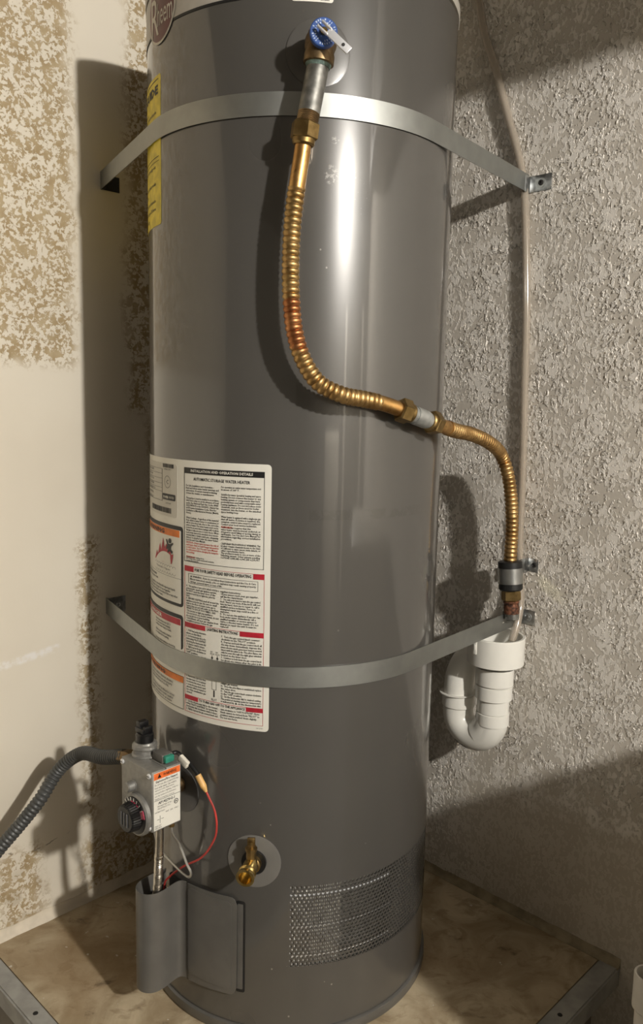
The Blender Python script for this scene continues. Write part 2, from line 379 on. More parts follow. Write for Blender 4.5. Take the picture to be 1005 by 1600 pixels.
# ------------------------------------------------------------------ lettering: the built-in font turned into a mesh
def text_mesh(body, res=1, bold=0.0, spacing=1.0, lines=1.0, align='LEFT'):
    cu = bpy.data.curves.new('lettering', 'FONT'); cu.body = body; cu.size = 1; cu.resolution_u = res; cu.offset = bold
    cu.space_character = spacing; cu.space_line = lines; cu.align_x = align
    o = bpy.data.objects.new('lettering', cu); C.objects.link(o)
    me = o.to_mesh(); vs = [(v.co.x, v.co.y) for v in me.vertices]; fs = [tuple(p.vertices) for p in me.polygons]
    o.to_mesh_clear(); bpy.data.objects.remove(o); bpy.data.curves.remove(cu); return vs, fs
def fit(vs, x0, x1, y0, y1):      # stretch to a rectangle
    xs = [a for a, b in vs]; ys = [b for a, b in vs]; ax, bx, ay, by = min(xs), max(xs), min(ys), max(ys)
    return [(x0 + (x - ax) / (bx - ax) * (x1 - x0), y0 + (y - ay) / max(1e-9, by - ay) * (y1 - y0)) for x, y in vs]
def tank_text(mb, body, a0, a1, z0, z1, r=R + .00075, **kw):
    vs, fs = text_mesh(body, **kw); V = fit(vs, a0, a1, z0, z1); return mb.add([cyl(a, z, r) for a, z in V], fs)
def flat_text(mb, body, o, u, v, n, x0, x1, y0, y1, lift=.0006, **kw):
    vs, fs = text_mesh(body, **kw); o = Vector(o); return mb.add([o + u * x + v * y + n * lift for x, y in fit(vs, x0, x1, y0, y1)], fs)
def tank_lines(mb, lines, a0, width, z0, pitch, h, r=R + .00075, bold=.018):  # lines of small print, left aligned, one per pitch
    for i, ln in enumerate(lines):
        if not ln: continue
        vs, fs = text_mesh(ln, bold=bold); xs = [a for a, b in vs]; ax = min(xs); k = h / .72; full = (max(xs) - ax) * k / R * 57.2958
        sq = min(.95, width / full)
        mb.add([cyl(a0 + (x - ax) * k * sq / R * 57.2958, z0 - i * pitch - h + y * k, r) for x, y in vs], fs)
    return mb

# ================================================================== SETTING
def panel(name, mat, s0, s1, z0, z1, kindplane, th=.1):
    f = WA if kindplane == 'A' else WB; P = f(0, 0, 0); mb = MB()
    mb.add([(s0, 0, z0), (s1, 0, z0), (s1, 0, z1), (s0, 0, z1), (s0, th, z0), (s1, th, z0), (s1, th, z1), (s0, th, z1)], [(0, 1, 2, 3), (5, 4, 7, 6), (4, 0, 3, 7), (1, 5, 6, 2), (3, 2, 6, 7), (4, 5, 1, 0)])
    o = obj(name, mb, mat, smooth=False); o['kind'] = 'structure'
    o.location = P; u = TL if kindplane == 'A' else TA; o.rotation_euler = (0, 0, atan2(u.y, u.x)); return o
ZF, ZC, EXT = -.46, 2.05, 4.0
panel('wall_left', 'wallL', CB - EXT, CB, ZF, ZC, 'A')
# the right wall: its face is a fine grid where the camera sees it, so that the knock-down plaster is true relief
def spaced(a, b0, b1, c, d): k = int((b1 - b0) / d); return [a, (a + b0) / 2] + [b0 + (b1 - b0) * i / k for i in range(k + 1)] + [(b1 + c) / 2, c]
xs, zs = spaced(-CA - .1, -.16, .60, EXT - CA, .0017), spaced(ZF, -.22, 1.80, ZC, .0017); nx = len(xs); mb = MB()
mb.v = [Vector((x, 0, z)) for z in zs for x in xs]; mb.f = [(k * nx + i, k * nx + i + 1, k * nx + nx + i + 1, k * nx + nx + i) for k in range(len(zs) - 1) for i in range(nx - 1)]
x0, x1 = xs[0], xs[-1]; mb.add([(x0, .004, ZF), (x1, .004, ZF), (x1, .004, ZC), (x0, .004, ZC), (x0, .1, ZF), (x1, .1, ZF), (x1, .1, ZC), (x0, .1, ZC)], [(0, 1, 2, 3), (5, 4, 7, 6), (4, 0, 3, 7), (1, 5, 6, 2), (3, 2, 6, 7), (4, 5, 1, 0)])
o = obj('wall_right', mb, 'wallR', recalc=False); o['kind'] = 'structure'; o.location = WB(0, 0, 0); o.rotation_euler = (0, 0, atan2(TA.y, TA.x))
cx = WA(CB, 0)                                          # room corner in plan
def slab(name, mat, z0, z1, e=.1):
    c0 = cx + NA * e + NB * e; mb = MB(); a, b = -NA * (EXT + 2 * e), -NB * (EXT + 2 * e)
    mb.add([c0 + q + Z * zz for zz in (z0, z1) for q in (Vector(), a, a + b, b)], [(3, 2, 1, 0), (4, 5, 6, 7), (0, 1, 5, 4), (1, 2, 6, 5), (2, 3, 7, 6), (3, 0, 4, 7)])
    o = obj(name, mb, mat, smooth=False); o['kind'] = 'structure'; return o
slab('floor', 'concrete', ZF - .1, ZF); slab('ceiling', 'plain', ZC, ZC + .1)
def far_wall(name, n, along):
    c = cx - n * EXT - n * .05 - along * (EXT / 2); mb = MB(); mb.box(c + Z * ((ZF + ZC) / 2), along, Z, n, EXT, ZC - ZF, .1)
    o = obj(name, mb, 'plain', smooth=False); o['kind'] = 'structure'
far_wall('wall_front', NA, NB); far_wall('wall_back', NB, NA)
# caulked fillets where the walls meet the platform
SE, TE_ = -.458, .488                                  # outer edges of the platform along each wall
def fillet(name, f, a, b, mat, h, wd, sgn):
    mb = MB(); n = 40
    for i in range(n + 1):
        s = a + (b - a) * i / n; j = 1 + .22 * (noise.noise(Vector((s * 31, 3.1 * sgn, 0))))
        mb.v += [f(s, -.004, -.01), f(s, h * j, -.01), f(s, h * j, .0015), f(s, h * .3, wd * .35), f(s, .0012, wd * j), f(s, -.004, wd * j)]
    for i in range(n):
        for k in range(6): mb.f.append((6 * i + k, 6 * i + (k + 1) % 6, 6 * i + 6 + (k + 1) % 6, 6 * i + 6 + k))
    mb.f += [tuple(range(6)), tuple(range(6 * n, 6 * n + 6))]
    o = obj(name, mb, mat, angle=60); o['kind'] = 'structure'
fillet('baseboard_left', WA, SE, CB - .012, 'caulk', .02, .011, 1)
fillet('baseboard_right', WB, -CA + .012, TE_, 'caulkR', .016, .012, -1)

# ================================================================== PLATFORM
pf = thing('platform', 'raised wooden corner platform with grey painted edging under the water heater', 'platform', (0, 0, ZF))
mb = MB(); tin, sin_ = .450, -.4235
P2 = lambda s, t, z: TL * s + TA * t + Z * z
def prism(mb, poly, z0, z1):
    n = len(poly); mb.add([p + Z * z0 for p in poly] + [p + Z * z1 for p in poly], [tuple(range(n))[::-1], tuple(range(n, 2 * n))] + [(i, (i + 1) % n, n + (i + 1) % n, n + i) for i in range(n)]); return mb
g = .0005
prism(mb, [P2(CB - .001, -CA + .001, 0), P2(sin_ + g, -CA + .001, 0), P2(sin_ + g, tin - g, 0), P2(CB - .001, tin - g, 0)], -.02, 0); obj('deck', mb, 'ply', pf, smooth=False)
def edge(name, poly, z0, z1, mat):
    bm = bmesh.new(); v0 = [bm.verts.new(p + Z * z0) for p in poly]; v1 = [bm.verts.new(p + Z * z1) for p in poly]; n = len(poly)
    bm.faces.new(v0[::-1]); bm.faces.new(v1)
    for i in range(n): bm.faces.new((v0[i], v0[(i + 1) % n], v1[(i + 1) % n], v1[i]))
    bmesh.ops.bevel(bm, geom=bm.edges[:], offset=.003, segments=2, affect='EDGES'); mbx = MB(); bm.verts.index_update()
    mbx.add([v.co for v in bm.verts], [[v.index for v in f.verts] for f in bm.faces]); bm.free(); return obj(name, mbx, mat, pf)
edge('edging_board', [P2(sin_ - g, -CA + .001, 0), P2(SE, -CA + .001, 0), P2(SE, TE_, 0), P2(sin_ - g, tin, 0)], -.038, .0015, 'trim')
edge('edging_board', [P2(sin_, tin + g, 0), P2(SE, TE_ + g, 0), P2(CB - .001, TE_ + g, 0), P2(CB - .001, tin + g, 0)], -.038, .0015, 'trim')
mb = MB(); prism(mb, [P2(SE + .004, -CA + .001, 0), P2(SE + .004, tin - .03, 0), P2(SE + .022, tin - .03, 0), P2(SE + .022, -CA + .001, 0)], ZF, -.0385); obj('side_panel', mb, 'panel', pf, smooth=False)
mb = MB(); prism(mb, [P2(SE + .004, tin - .028, 0), P2(CB - .001, tin - .028, 0), P2(CB - .001, tin - .01, 0), P2(SE + .004, tin - .01, 0)], ZF, -.0385); obj('front_panel', mb, 'panel', pf, smooth=False)
for s, t, zz in ((.195, .469, .0), (.03, .469, 0), (-.35, -.1, 0)):       # nail heads in the edging
    q = P2(s, t, .0016) if t > .4 else P2(-.441, -.15, .0016)
    mb = MB().lathe([(0, .0045), (.0008, .004)], q, Z, 10); obj('nail', mb, 'dark', pf)

# ================================================================== WATER HEATER
wh = thing('water_heater', 'tall grey cylindrical gas water heater with labels, strapped in the garage corner', 'water heater', (0, 0, 0))
VA0, VA1, VZ0, VZ1 = -88.6, -13.0, .1310, .2705          # vent panel opening
az = sorted(set([round(-180 + 1.5 * i, 3) for i in range(241)] + [VA0, VA1])); az = [a for a in az if a < 180]
zl = [.021, VZ0, VZ1, .8, 1.3, 1.636]; mb = MB()
for z in zl:
    for a in az: mb.v.append(cyl(a, z))
n = len(az)
for k in range(len(zl) - 1):
    for i in range(n):
        a = az[i]
        if k == 1 and VA0 - 1e-6 <= a < VA1 - 1e-6: continue
        j = (i + 1) % n; mb.f.append((k * n + i, k * n + j, (k + 1) * n + j, (k + 1) * n + i))
jk = obj('tank_jacket', mb, 'tank', wh)
mb = MB().lathe([(0.0005, R - .012), (0.0005, R + .003), (.004, R + .005), (.0185, R + .0045), (.0195, R + .002), (.0195, R - .012)], (0, 0, 0), Z, 160, cap=False); obj('base_ring', mb, 'grey', wh)
mb = MB().lathe([(.019, R - .004), (.022, R - .004)], (0, 0, 0), Z, 120, cap=False); obj('base_gasket', mb, 'dark', wh)
# perforated air intake: real staggered holes
pit, row = 1.634, .00629; rp = R - .0004; hr = .00262; mb = MB()
for j in range(23):
    zc = .1345 + j * row; sh = .5 if j % 2 == 0 else 0
    for i in range(-1, 46):
        ac = -87.25 + (i + sh) * pit
        solid = i < 0 or i > 44 or j > 21
        if ac > VA1 + 1.5: continue
        ring, hole = [], []
        for k in range(12):
            th_ = pi / 6 * k + pi / 2; hx = (row * 2 / 3) / (1 if k % 2 == 0 else 1 / .8660254)
            ring.append((hx * cos(th_), hx * sin(th_))); hole.append((hr * cos(th_), hr * sin(th_)))
        P = lambda q, r: cyl(ac + q[0] / R * 57.2958, zc + q[1], r)
        if solid: mb.add([P(q, rp) for q in ring], [tuple(range(12))])
        else: mb.add([P(q, rp) for q in ring] + [P(q, rp) for q in hole] + [P(q, rp - .0009) for q in hole], [f for k in range(12) for f in ((k, (k + 1) % 12, 12 + (k + 1) % 12, 12 + k), (12 + k, 12 + (k + 1) % 12, 24 + (k + 1) % 12, 24 + k))])
obj('vent_panel', mb, 'tank', wh, smooth=False)
mb = MB(); cols = []
for i in range(36):
    a = VA0 - 6 + i * .75; q = R - .0035 - .004 * (i / 36) + .0015 * noise.noise(Vector((i * .21, 0, 0))); cols.append((cyl(a, .1, q - .001), cyl(a, .3, q - .001), cyl(a, .1, q), cyl(a, .3, q)))
mb.sheet(cols); obj('inner_foil', mb, 'foil', wh)
obj('inner_screen', MB().patch(VA0 + 20, 2, .1, .3, R - .011, .001), simple('grey_mesh_screen', srgb(120, 118, 112), .5, .6, .3, 200, .003), wh)
mb = MB()
for zz in (.148, .199, .252): mb.patch(VA0 - 2, VA0 + 42, zz - .0012, zz + .0012, R - .0018, .0008)
obj('inner_band', mb, 'chrome', wh)
# top: groove, light cap, lid, draft hood and flue (above the frame)
mb = MB().lathe([(1.632, R - .003), (1.646, R - .003)], (0, 0, 0), Z, 160, cap=False); obj('groove', mb, 'dark', wh)
mb = MB().lathe([(1.641, R - .004), (1.641, R + .001), (1.6425, R + .002), (1.655, R + .002), (1.659, R), (1.662, R - .012), (1.668, R - .12), (1.670, .02)], (0, 0, 0), Z, 160); obj('top_cap', mb, 'cap', wh)
sb = obj('silver_band', MB().patch(-200, -106, 1.5775, 1.6355, R + .0006, .0004), 'cap', wh); obj('band_border', MB().patch(-200, -106, 1.5745, 1.5782, R + .0008, .0004), 'ink', sb)
mb = MB().lathe([(1.667, .09), (1.72, .075), (1.73, .05), (1.80, .05), (2.049, .05)], (0, .03, 0), Z, 40); obj('flue_pipe', mb, 'nipple', wh)
# escutcheon plates curved to the jacket
def plate(name, a0, z0, r1, mat, r0=0, lift=.002, label=None):
    mb = MB(); K = 40; rings = [r0 if r0 else .002, r1 * .5 + r0 * .5, r1 * .93, r1, r1]; hs = [lift, lift, lift, lift * .75, 0]
    for rr, h in zip(rings, hs):
        for k in range(K): t = 2 * pi * k / K; mb.v.append(cyl(a0 + rr * cos(t) / R * 57.2958, z0 + rr * sin(t), R + h))
    for i in range(4):
        for k in range(K): j = (k + 1) % K; mb.f.append((i * K + k, i * K + j, i * K + K + j, i * K + K + k))
    mb.f.append(tuple(range(K))[::-1]); return obj(name, mb, mat, wh, label=label)
plate('relief_escutcheon', -83.4, 1.5035, .0445, 'clear_plate'); plate('drain_escutcheon', -100.9, .3085, .0435, 'ring_grey'); plate('control_escutcheon', -132.5, .3965, .039, 'dark_plate')
# burner access cover: one bent sheet, pocket on the left
pl = [(-.0745, -.2490), (-.090, -.2436), (-.115, -.2327), (-.138, -.2197), (-.157, -.2067), (-.1665, -.2005), (-.1735, -.1990), (-.1795, -.2035), (-.187, -.2135), (-.196, -.2262), (-.2055, -.2352), (-.2165, -.2395), (-.2285, -.2378), (-.2385, -.2300), (-.2432, -.2185), (-.2415, -.2050), (-.2345, -.1925), (-.2245, -.1810), (-.2130, -.1700), (-.205, -.163)]
pc = curve([Vector((x, y, 0)) for x, y in pl], .004); mb = MB(); cols = []; TOP, BOT = .2395, .0665
Ltot = plen(pc); L = 0
for i, p in enumerate(pc):
    if i: L += (p - pc[i - 1]).length
    T = (pc[min(i + 1, len(pc) - 1)] - pc[max(i - 1, 0)]).normalized(); nn = T.cross(Z).normalized()
    if i < 4 and nn.dot(p) < 0: pass
    nn = -nn if nn.dot(Vector((p.x, p.y, 0))) < 0 and L < .1 else nn
    d = .012 * (1 - sqrt(max(0, 1 - (1 - min(L / .012, 1)) ** 2)))
    tp = TOP + .004 * (1 - min(1, L / .1)) - d; bt = BOT + d + .008 * (1 - min(1, L / .1))
    q = p + nn * .0014; cols.append((p + Z * bt, p + Z * tp, q + Z * bt, q + Z * tp))
mb.sheet(cols); cov = obj('access_cover', mb, 'grey', wh, angle=50)
mb = MB(); cols = []
for i in range(22):                                     # raised flange along the flat part of the cover
    a = -106.9 - i * 1.02; cols.append((cyl(a, .0805, R + .004), cyl(a, .2375 - .0012 * i * .1, R + .004), cyl(a, .0805, R + .0062), cyl(a, .2375 - .0012 * i * .1, R + .0062)))
mb = MB().patch(-127.5, -108.6, .082, .2345, R + .0072, .002, 1, .008); obj('cover_embossing', mb, 'grey', cov)
mb = MB().patch(-107.5, -103.9, .0775, .2365, R + .0006, .0006, .6, .004); obj('cover_slot_shade', mb, 'dark', wh)  # dark strip laid on the jacket paints the slot's shade, nothing is cut
mb = MB().patch(-106.8, -104.7, .084, .2315, R + .0022, .0016, .6, .001); obj('slot_tongue', mb, 'grey', wh)
mb = MB().patch(-141, -126, .075, .235, R + .0015, .0015, 1, .01); obj('burner_opening_shade', mb, 'dark', wh)  # dark plate on the uncut jacket paints the shade of an opening

# drain valve
dr = cyl(-100.7, .309, 1).copy(); dr.z = 0; do = cyl(-100.7, .309, R)
dv = obj('drain_valve', MB().lathe([(0, .013), (.014, .013), (.016, .0105), (.024, .0105), (.026, .0105)], do, dr, 28), 'brass_old', wh)
dd = (dr + Vector((0.0, 0, -.10))).normalized()
pb = do + dr * .024 + Z * .010
mb = MB().lathe([(-.012, .0), (-.010, .009), (0, .0115), (.014, .0115), (.016, .0138), (.018, .0138), (.0195, .0128), (.021, .0138), (.0225, .0128), (.024, .0138), (.030, .0145), (.030, .0105), (.016, .0100), (.016, 0)], pb - Z * .004, dd, 32, cap=False); obj('hose_outlet', mb, 'brass', dv)
mb = MB().lathe([(0, .0078), (.012, .0078), (.0125, .0095), (.018, .0095), (.019, .0045), (.028, .0045)], pb - dr * .004 + Z * .006, Z, 8); mb.bbox(pb - dr * .004 + Z * .034, Vector((1, 0, 0)), dr, Z, .012, .004, .012, .001); obj('valve_stem', mb, 'brass_old', dv)
mb = MB().lathe([(0, .020), (.006, .020), (.006, .014)], do, dr, 24); obj('collar', mb, 'rubber', dv)

# ---- large instruction label
lab = obj('instruction_label', MB().patch(-171.5, -96.2, .5235, .9355, R + .0004, .0003, 1.5, .006), 'paper', wh)
HT = R + .00075
blk, red, rtx, org = MB(), MB(), MB(), MB()
blk.frame(-130.7, -98.5, .7774, .9245, HT); blk.patch(-130.6, -98.6, .9155, .9245, HT)
wt = MB(); tank_text(wt, 'INSTALLATION AND OPERATION DETAILS', -127.3, -102.5, .9180, .9222, R + .0011, bold=.025)
tank_text(blk, 'AUTOMATIC STORAGE WATER HEATER', -126, -103.5, .9052, .9102, bold=.02)
c1 = ['For Safe Installation and Operation -', 'Read and follow water heater warnings and', 'instructions. If owners manual is missing', 'contact the retailer or manufacturer.', '',
 'This appliance must be installed in accordance', 'with local codes or, in the absence of local', 'codes, the National Fuel Gas Code, ANSI', 'Z223.1/NFPA 54 or the CSA B149.1, Natural Gas', 'and Propane Installation Code. Not for', 'installation in Manufactured Homes (Mobile', 'Home).', '',
 'Water Leakage - Regardless of the material', 'from which a water heater is constructed, it', 'will at some time leak, due to the corrosive', 'action of water. The water heater must not be', 'located in an area where leakage will result in', 'damage to adjacent area or lower floors. When', 'such areas cannot be avoided, it is recom-', 'mended that a suitable catch pan, adequately', 'drained, be installed under the water heater.', 'See Use and Care Manual.']
tank_lines(blk, c1, -129.7, 14.6, .8985, .00385, .0029)
tank_lines(rtx, ['CAUTION - Hotter water increases the risk of', 'scald injury. Refer to Scald Danger Information', 'on this heater. See Use and Care Manual', 'for instructions before changing the tempera-', 'ture setting.', '', 'WARNING -'], -129.7, 14.6, .8098, .00385, .0029)
tank_lines(blk, ['                    Any thermostat setting above', '120\u00b0 F may cause severe burns and consume', 'energy unnecessarily.'], -129.7, 14.6, .7868, .0030, .0024)
c2 = ['For operation at outlet water temperature not', 'in excess of 160\u00b0 F.', '', 'Suitable for water (potable) heating and space', 'heating. Do not connect this heater to any', 'heating system or components that have', 'previously been used with a nonpotable water', 'heating appliance. Do not introduce toxic', 'chemicals, such as those used for boiler', 'treatment, into the heater, or the attached', 'space heating loop.', '', 'Water heater is equipped with a single-use gas', 'shut-off device. If service is required, the', 'complete control valve must be replaced.', 'Contact your local service technician.', '']
c2b = ['                   California law requires that this', 'water heater must be braced, anchored, or', 'strapped to avoid falling or moving during an', 'earthquake. See Use and Care Manual for', 'information regarding correct installation', 'procedures.', '', 'CALIFORNIA PROPOSITION 65 WARNING: This', 'product contains chemicals known to the State', 'of California to cause cancer, birth defects, or', 'other reproductive harm.', 'This product is made to one or more of the', 'following patents. Other patents pending.', '5,674,065 6,083,482 6,941,200 6,295,951']
tank_lines(blk, c2, -114.1, 14.4, .9005, .00375, .0029); tank_lines(blk, c2b, -114.1, 14.4, .8398, .0036, .0029); tank_lines(rtx, ['WARNING -'], -114.1, 5, .8398, .0036, .0029, bold=.02)
red.frame(-130.6, -98.2, .5325, .7705, HT, .0005)
def sect(title, z0, z1, aL, aR, t0, t1):
    red.patch(-130.5, aL, z0, z1, HT + .0001); red.patch(aR, -98.3, z0, z1, HT + .0001); tank_text(blk, title, t0, t1, z0 + .0013, z1 - .0016, bold=.025)
sect('FOR YOUR SAFETY READ BEFORE OPERATING', .762, .7702, -126, -102.1, -125.4, -102.8)
sect('LIGHTING INSTRUCTIONS', .6717, .6797, -120.6, -106.8, -119.8, -107.5); sect('TO TURN GAS OFF TO THE APPLIANCE', .5533, .5603, -123.9, -104.3, -123.4, -104.7)
red.patch(-130.5, -98.3, .6790, .6796, HT); red.patch(-130.5, -98.3, .5598, .5604, HT)
blk.frame(-128.5, -100.4, .7432, .759, HT, .0005)
tank_lines(blk, ['\u25b2 WARNING:  If you do not follow these instructions and the Use & Care', 'Manual instructions exactly, a fire or explosion may result causing property', 'damage, personal injury or loss of life.'], -127.6, 26.5, .7565, .0042, .0031, bold=.015)
s1a = ['A.  This appliance has a pilot which is lit by a', '     piezoelectric spark gas ignition system.', '     Do NOT open the inner door of this', '     appliance and try to light the pilot by', '     hand.', 'B.  BEFORE LIGHTING smell all around the', '     appliance area for gas. Be sure to smell', '     next to the floor because some gas is', '     heavier than air and will settle on the floor.', '     WHAT TO DO IF YOU SMELL GAS', '     \u2022 Do not try to light any appliance.', '     \u2022 Do not touch any electric switch; do not', '        use any phone in your building.', '     \u2022 Immediately call your gas supplier from', '        a neighbors phone. Follow the gas']
tank_lines(blk, s1a, -129.7, 14.8, .7405, .00400, .0030)
s1b = ['     suppliers instructions.', '     \u2022 If you cannot reach your gas supplier,', '        call the fire department.', 'C.  Use only your hand to turn the gas control', '     knob. Never use tools. If the knob will not', '     turn by hand, dont try to repair it, call a', '     qualified service technician. Force or', '     attempted repair may result in a fire or', '     explosion.', 'D.  Do not use this appliance if any part has', '     been under water. Immediately call a', '     qualified installer or service agency to', '     replace a flooded water heater. Do not', '     attempt to repair the unit! It must be', '     replaced!']
tank_lines(blk, s1b, -114.3, 14.8, .7402, .00392, .0030)
s2a = ['1.  STOP! Read safety information', '     above on this label.', '2.  Set the thermostat dial to the', '     lowest setting "PILOT LIGHTING"', '     by turning the thermostat dial', '     clockwise until it stops.', '3.  Slightly depress the gas control', '     knob and turn clockwise to', '     "OFF" position.', '     Knob cannot be turned from "PILOT"', '4.  Wait five minutes to clear out', '     any gas. Then smell for gas.', '', '', '', '', '', '5.  Remove the outer door from', '     the water heater. Do not attempt', '     to remove the inner door.', '6.  Locate the piezo-electric spark', '     generator which is located on', '     top of the combination gas', '     control.']
tank_lines(blk, s2a, -129.7, 9.4, .6685, .0044, .0032)
s2b = ['7.  Turn the gas control knob counter-', '     clockwise to the "PILOT" position.', '8.  Depress and hold the gas control knob all', '     the way down. Immediately depress the', '     piezo-electric spark generator button several', '     times until the pilot is lit. The pilot flame can', '     only be seen through the sight glass window', '     located on the inner door.', '9.  Continue to hold down the gas control knob', '     for about one minute after the pilot is lit.', '', '', '', '', '', '', '', '', '     relight gas burner.', '10.  Once the pilot flame is established replace', '     the outer door.', '11.  Turn the gas control knob counter-clockwise', '     to the "ON" position.', '12.  Set the thermostat dial to desired setting.', '     The preferred starting point for temperature', '     is indicated by \u25b2 on the thermostat dial.']
tank_lines(blk, s2b, -113.9, 15, .6695, .00415, .0031)
for a0, z0 in ((-118.2, .642), (-116.0, .642)):          # small control diagrams
    tank_text(blk, 'GAS\nKNOB', a0 - .2, a0 + 1.5, z0 - .006, z0, lines=.9); blk.patch(a0 + .5, a0 + .7, z0 - .018, z0 - .007, HT, step=.3); blk.patch(a0 + .2, a0 + 1, z0 - .012, z0 - .010, HT, step=.4)
blk.frame(-118.4, -114.4, .604, .622, HT, .0005); blk.frame(-117.7, -115.8, .580, .596, HT, .0004); blk.patch(-117.0, -116.5, .568, .579, HT, step=.5); tank_text(blk, 'PILOT', -117.9, -115.6, .5615, .5655)
tank_lines(blk, ['1.  Set the thermostat dial to the lowest', '     setting "PILOT LIGHTING" by turning the', '     thermostat dial clockwise until it stops.', '2.  Slightly depress the gas control knob and'], -129.9, 14.6, .5525, .0043, .0031)
tank_lines(blk, ['turn clockwise to "OFF POSITION". Note:', 'Knob cannot be turned from "PILOT" to', 'position unless pushed down slightly.', 'Do not use force.'], -114.0, 14.6, .5525, .0043, .0031)
tank_text(blk, '2412900', -100.6, -98.2, .5275, .5292)
# rating plate and the left column of warnings
obj('rating_plate', MB().patch(-168, -134.6, .8425, .927, R + .0007, .0003, 1.5, .005), 'plate_paper', lab)
H2 = R + .0010
def bars(mb, a0, a1, z0, z1, seed):
    rr = random.Random(seed); a = a0
    while a < a1: wd = rr.choice((.09, .09, .18, .27)); mb.patch(a, min(a + wd, a1), z0, z1, H2, .0001, 1); a += wd + rr.choice((.1, .16, .25))
bars(blk, -144.7, -136.9, .9200, .9262, 3); bars(blk, -157.5, -138.7, .8475, .8560, 5)
blk.patch(-145, -135.8, .8685, .8785, H2, .0002, 1, .002); tank_text(wt, 'POWER', -144.2, -140.4, .8712, .8752, R + .00135, bold=.04); tank_text(wt, 'VENTED', -140.1, -136.5, .8716, .8750, R + .00135)
for zz in (.9170, .9095, .9015, .8935, .8865, .8805): blk.patch(-166, -145.4, zz, zz + .0004, H2, .0002)
blk.patch(-145.5, -145.3, .866, .917, H2, .0002); blk.patch(-166, -145.3, .8655, .866, H2, .0002)
tank_lines(blk, ['MODEL NO.  XG50T06', 'SERIAL NO.  Q0419', 'CAPACITY  50 US GAL', 'INPUT  40,000 BTU/HR', 'WORKING PRESSURE 150', 'GAS TYPE NATURAL', 'RECOVERY 41 GPH'], -164.5, 18, .9158, .0077, .0034)
tank_text(blk, 'SERIAL NO.', -143.6, -138.5, .9165, .9185, H2); tank_text(blk, 'Q041912345', -142.5, -138.8, .8622, .8645, H2)
ringz = MB()
for k in range(40):
    t0, t1 = 2 * pi * k / 40, 2 * pi * (k + 1) / 40
    blk.add([cyl(-141.2 + 2.2 * q * cos(t), .8975 + .0098 * q * sin(t), H2) for t in (t0, t1) for q in (1, .93)], [(0, 1, 3, 2)])
tank_text(blk, 'C', -142, -140.3, .894, .901, H2)
fr = MB()
fr.patch(-170, -131.4, .7005, .830, HT, .0003, 1.5, .006); fr.patch(-170, -131.5, .533 + .098, .6875, HT, .0003, 1.5, .006); fr.frame(-170, -131.3, .5325, .5873, HT)
obj('black_border', fr, 'ink', lab)
inn = MB().patch(-168.6, -132.6, .7055, .8235, HT + .0002, .0002, 1.5, .002); inn.patch(-168.6, -132.8, .60, .681, HT + .0002, .0002, 1.5, .002); obj('warning_panel', inn, 'paper', lab)
org.patch(-168.6, -133.4, .8120, .8232, H2 + .0001); org.patch(-169, -131.5, .5765, .5868, H2 + .0001); red.patch(-168.6, -132.9, .6700, .6805, H2 + .0001)
H3 = R + .0014
tank_text(blk, 'WARNING', -163, -143.5, .8135, .8210, H3, bold=.03); tank_text(blk, 'WARNING', -163, -143.5, .5785, .5850, H3, bold=.03); tank_text(wt, 'DANGER', -161, -146, .6720, .6785, H3, bold=.03)
blk.patch(-168.6, -132.6, .7452, .7457, H2)
tank_lines(blk, ['FIRE OR EXPLOSION HAZARD', 'Can result in serious injury or death.', '', 'Do not store or use gasoline or other flammable vapors and liquids', 'in the vicinity of this appliance. Storage of or use of gasoline', 'or other flammable vapors or liquids in the vicinity of this or any other', 'appliance may result in serious injury or death.'], -166, 32, .7425, .0050, .0037, H3)
tank_lines(blk, ['Water temperature over 125\u00b0 F', 'can cause severe burns instantly', 'resulting in severe injury or death.', '', 'Children, elderly and the disabled', 'are at highest risk of scalding.', '', 'Feel water before bathing or showering.', '', 'Temperature limiting valves', 'are available.'], -153, 19, .6672, .0047, .0035, H3)
tank_lines(blk, ['Improper installation, adjustment, alteration,', 'service or maintenance can cause property', 'damage, personal injury or loss of life.', '', 'Refer to the Use and Care Manual for correct', 'installation. For assistance consult a qualified', 'installer, service agency or the gas supplier.'], -158, 24, .5735, .0055, .0038, H3)
blk.patch(-160, -159.8, .533, .576, H2)
fl = [(-153, .7662), (-151, .781), (-149.6, .776), (-147.6, .795), (-146.4, .784), (-144.6, .806), (-143.4, .79), (-142, .798), (-140.8, .785), (-139, .790), (-138.6, .7815), (-137.1, .783), (-138.2, .7665), (-145, .7655)]
red.add([cyl(a, z, H3) for a, z in fl], [tuple(range(len(fl)))])
bd = [(-142.2, .789), (-141.3, .797), (-142.3, .804), (-141.6, .8055), (-140.4, .7985), (-138.9, .7985), (-137.6, .8015), (-136.9, .8000), (-138.6, .7945), (-138.8, .790), (-137.4, .787), (-137.9, .783), (-139.6, .787), (-140.8, .783), (-141.3, .7845), (-140.4, .790)]
blk.add([cyl(a, z, H3 + .0002) for a, z in bd], [tuple(range(len(bd)))]); blk.add([cyl(-139.4 + 1.0 * cos(k * pi / 8), .8035 + .0042 * sin(k * pi / 8), H3 + .0002) for k in range(16)], [tuple(range(16))])
for k in range(9):                                      # scalloped cloud under the flames
    ac = -152 + k * 1.9
    for m in range(8):
        t0, t1 = -pi * m / 8, -pi * (m + 1) / 8
        for sg in (1, -1): blk.add([cyl(ac + 1.0 * q * cos(t), (.7515 if sg > 0 else .7595) + sg * .0035 * q * sin(t), H2) for t in (t0, t1) for q in (1, .88)], [(0, 1, 3, 2)])
tank_text(blk, 'Flammable Vapors', -151.5, -139.5, .7535, .7580, H2)
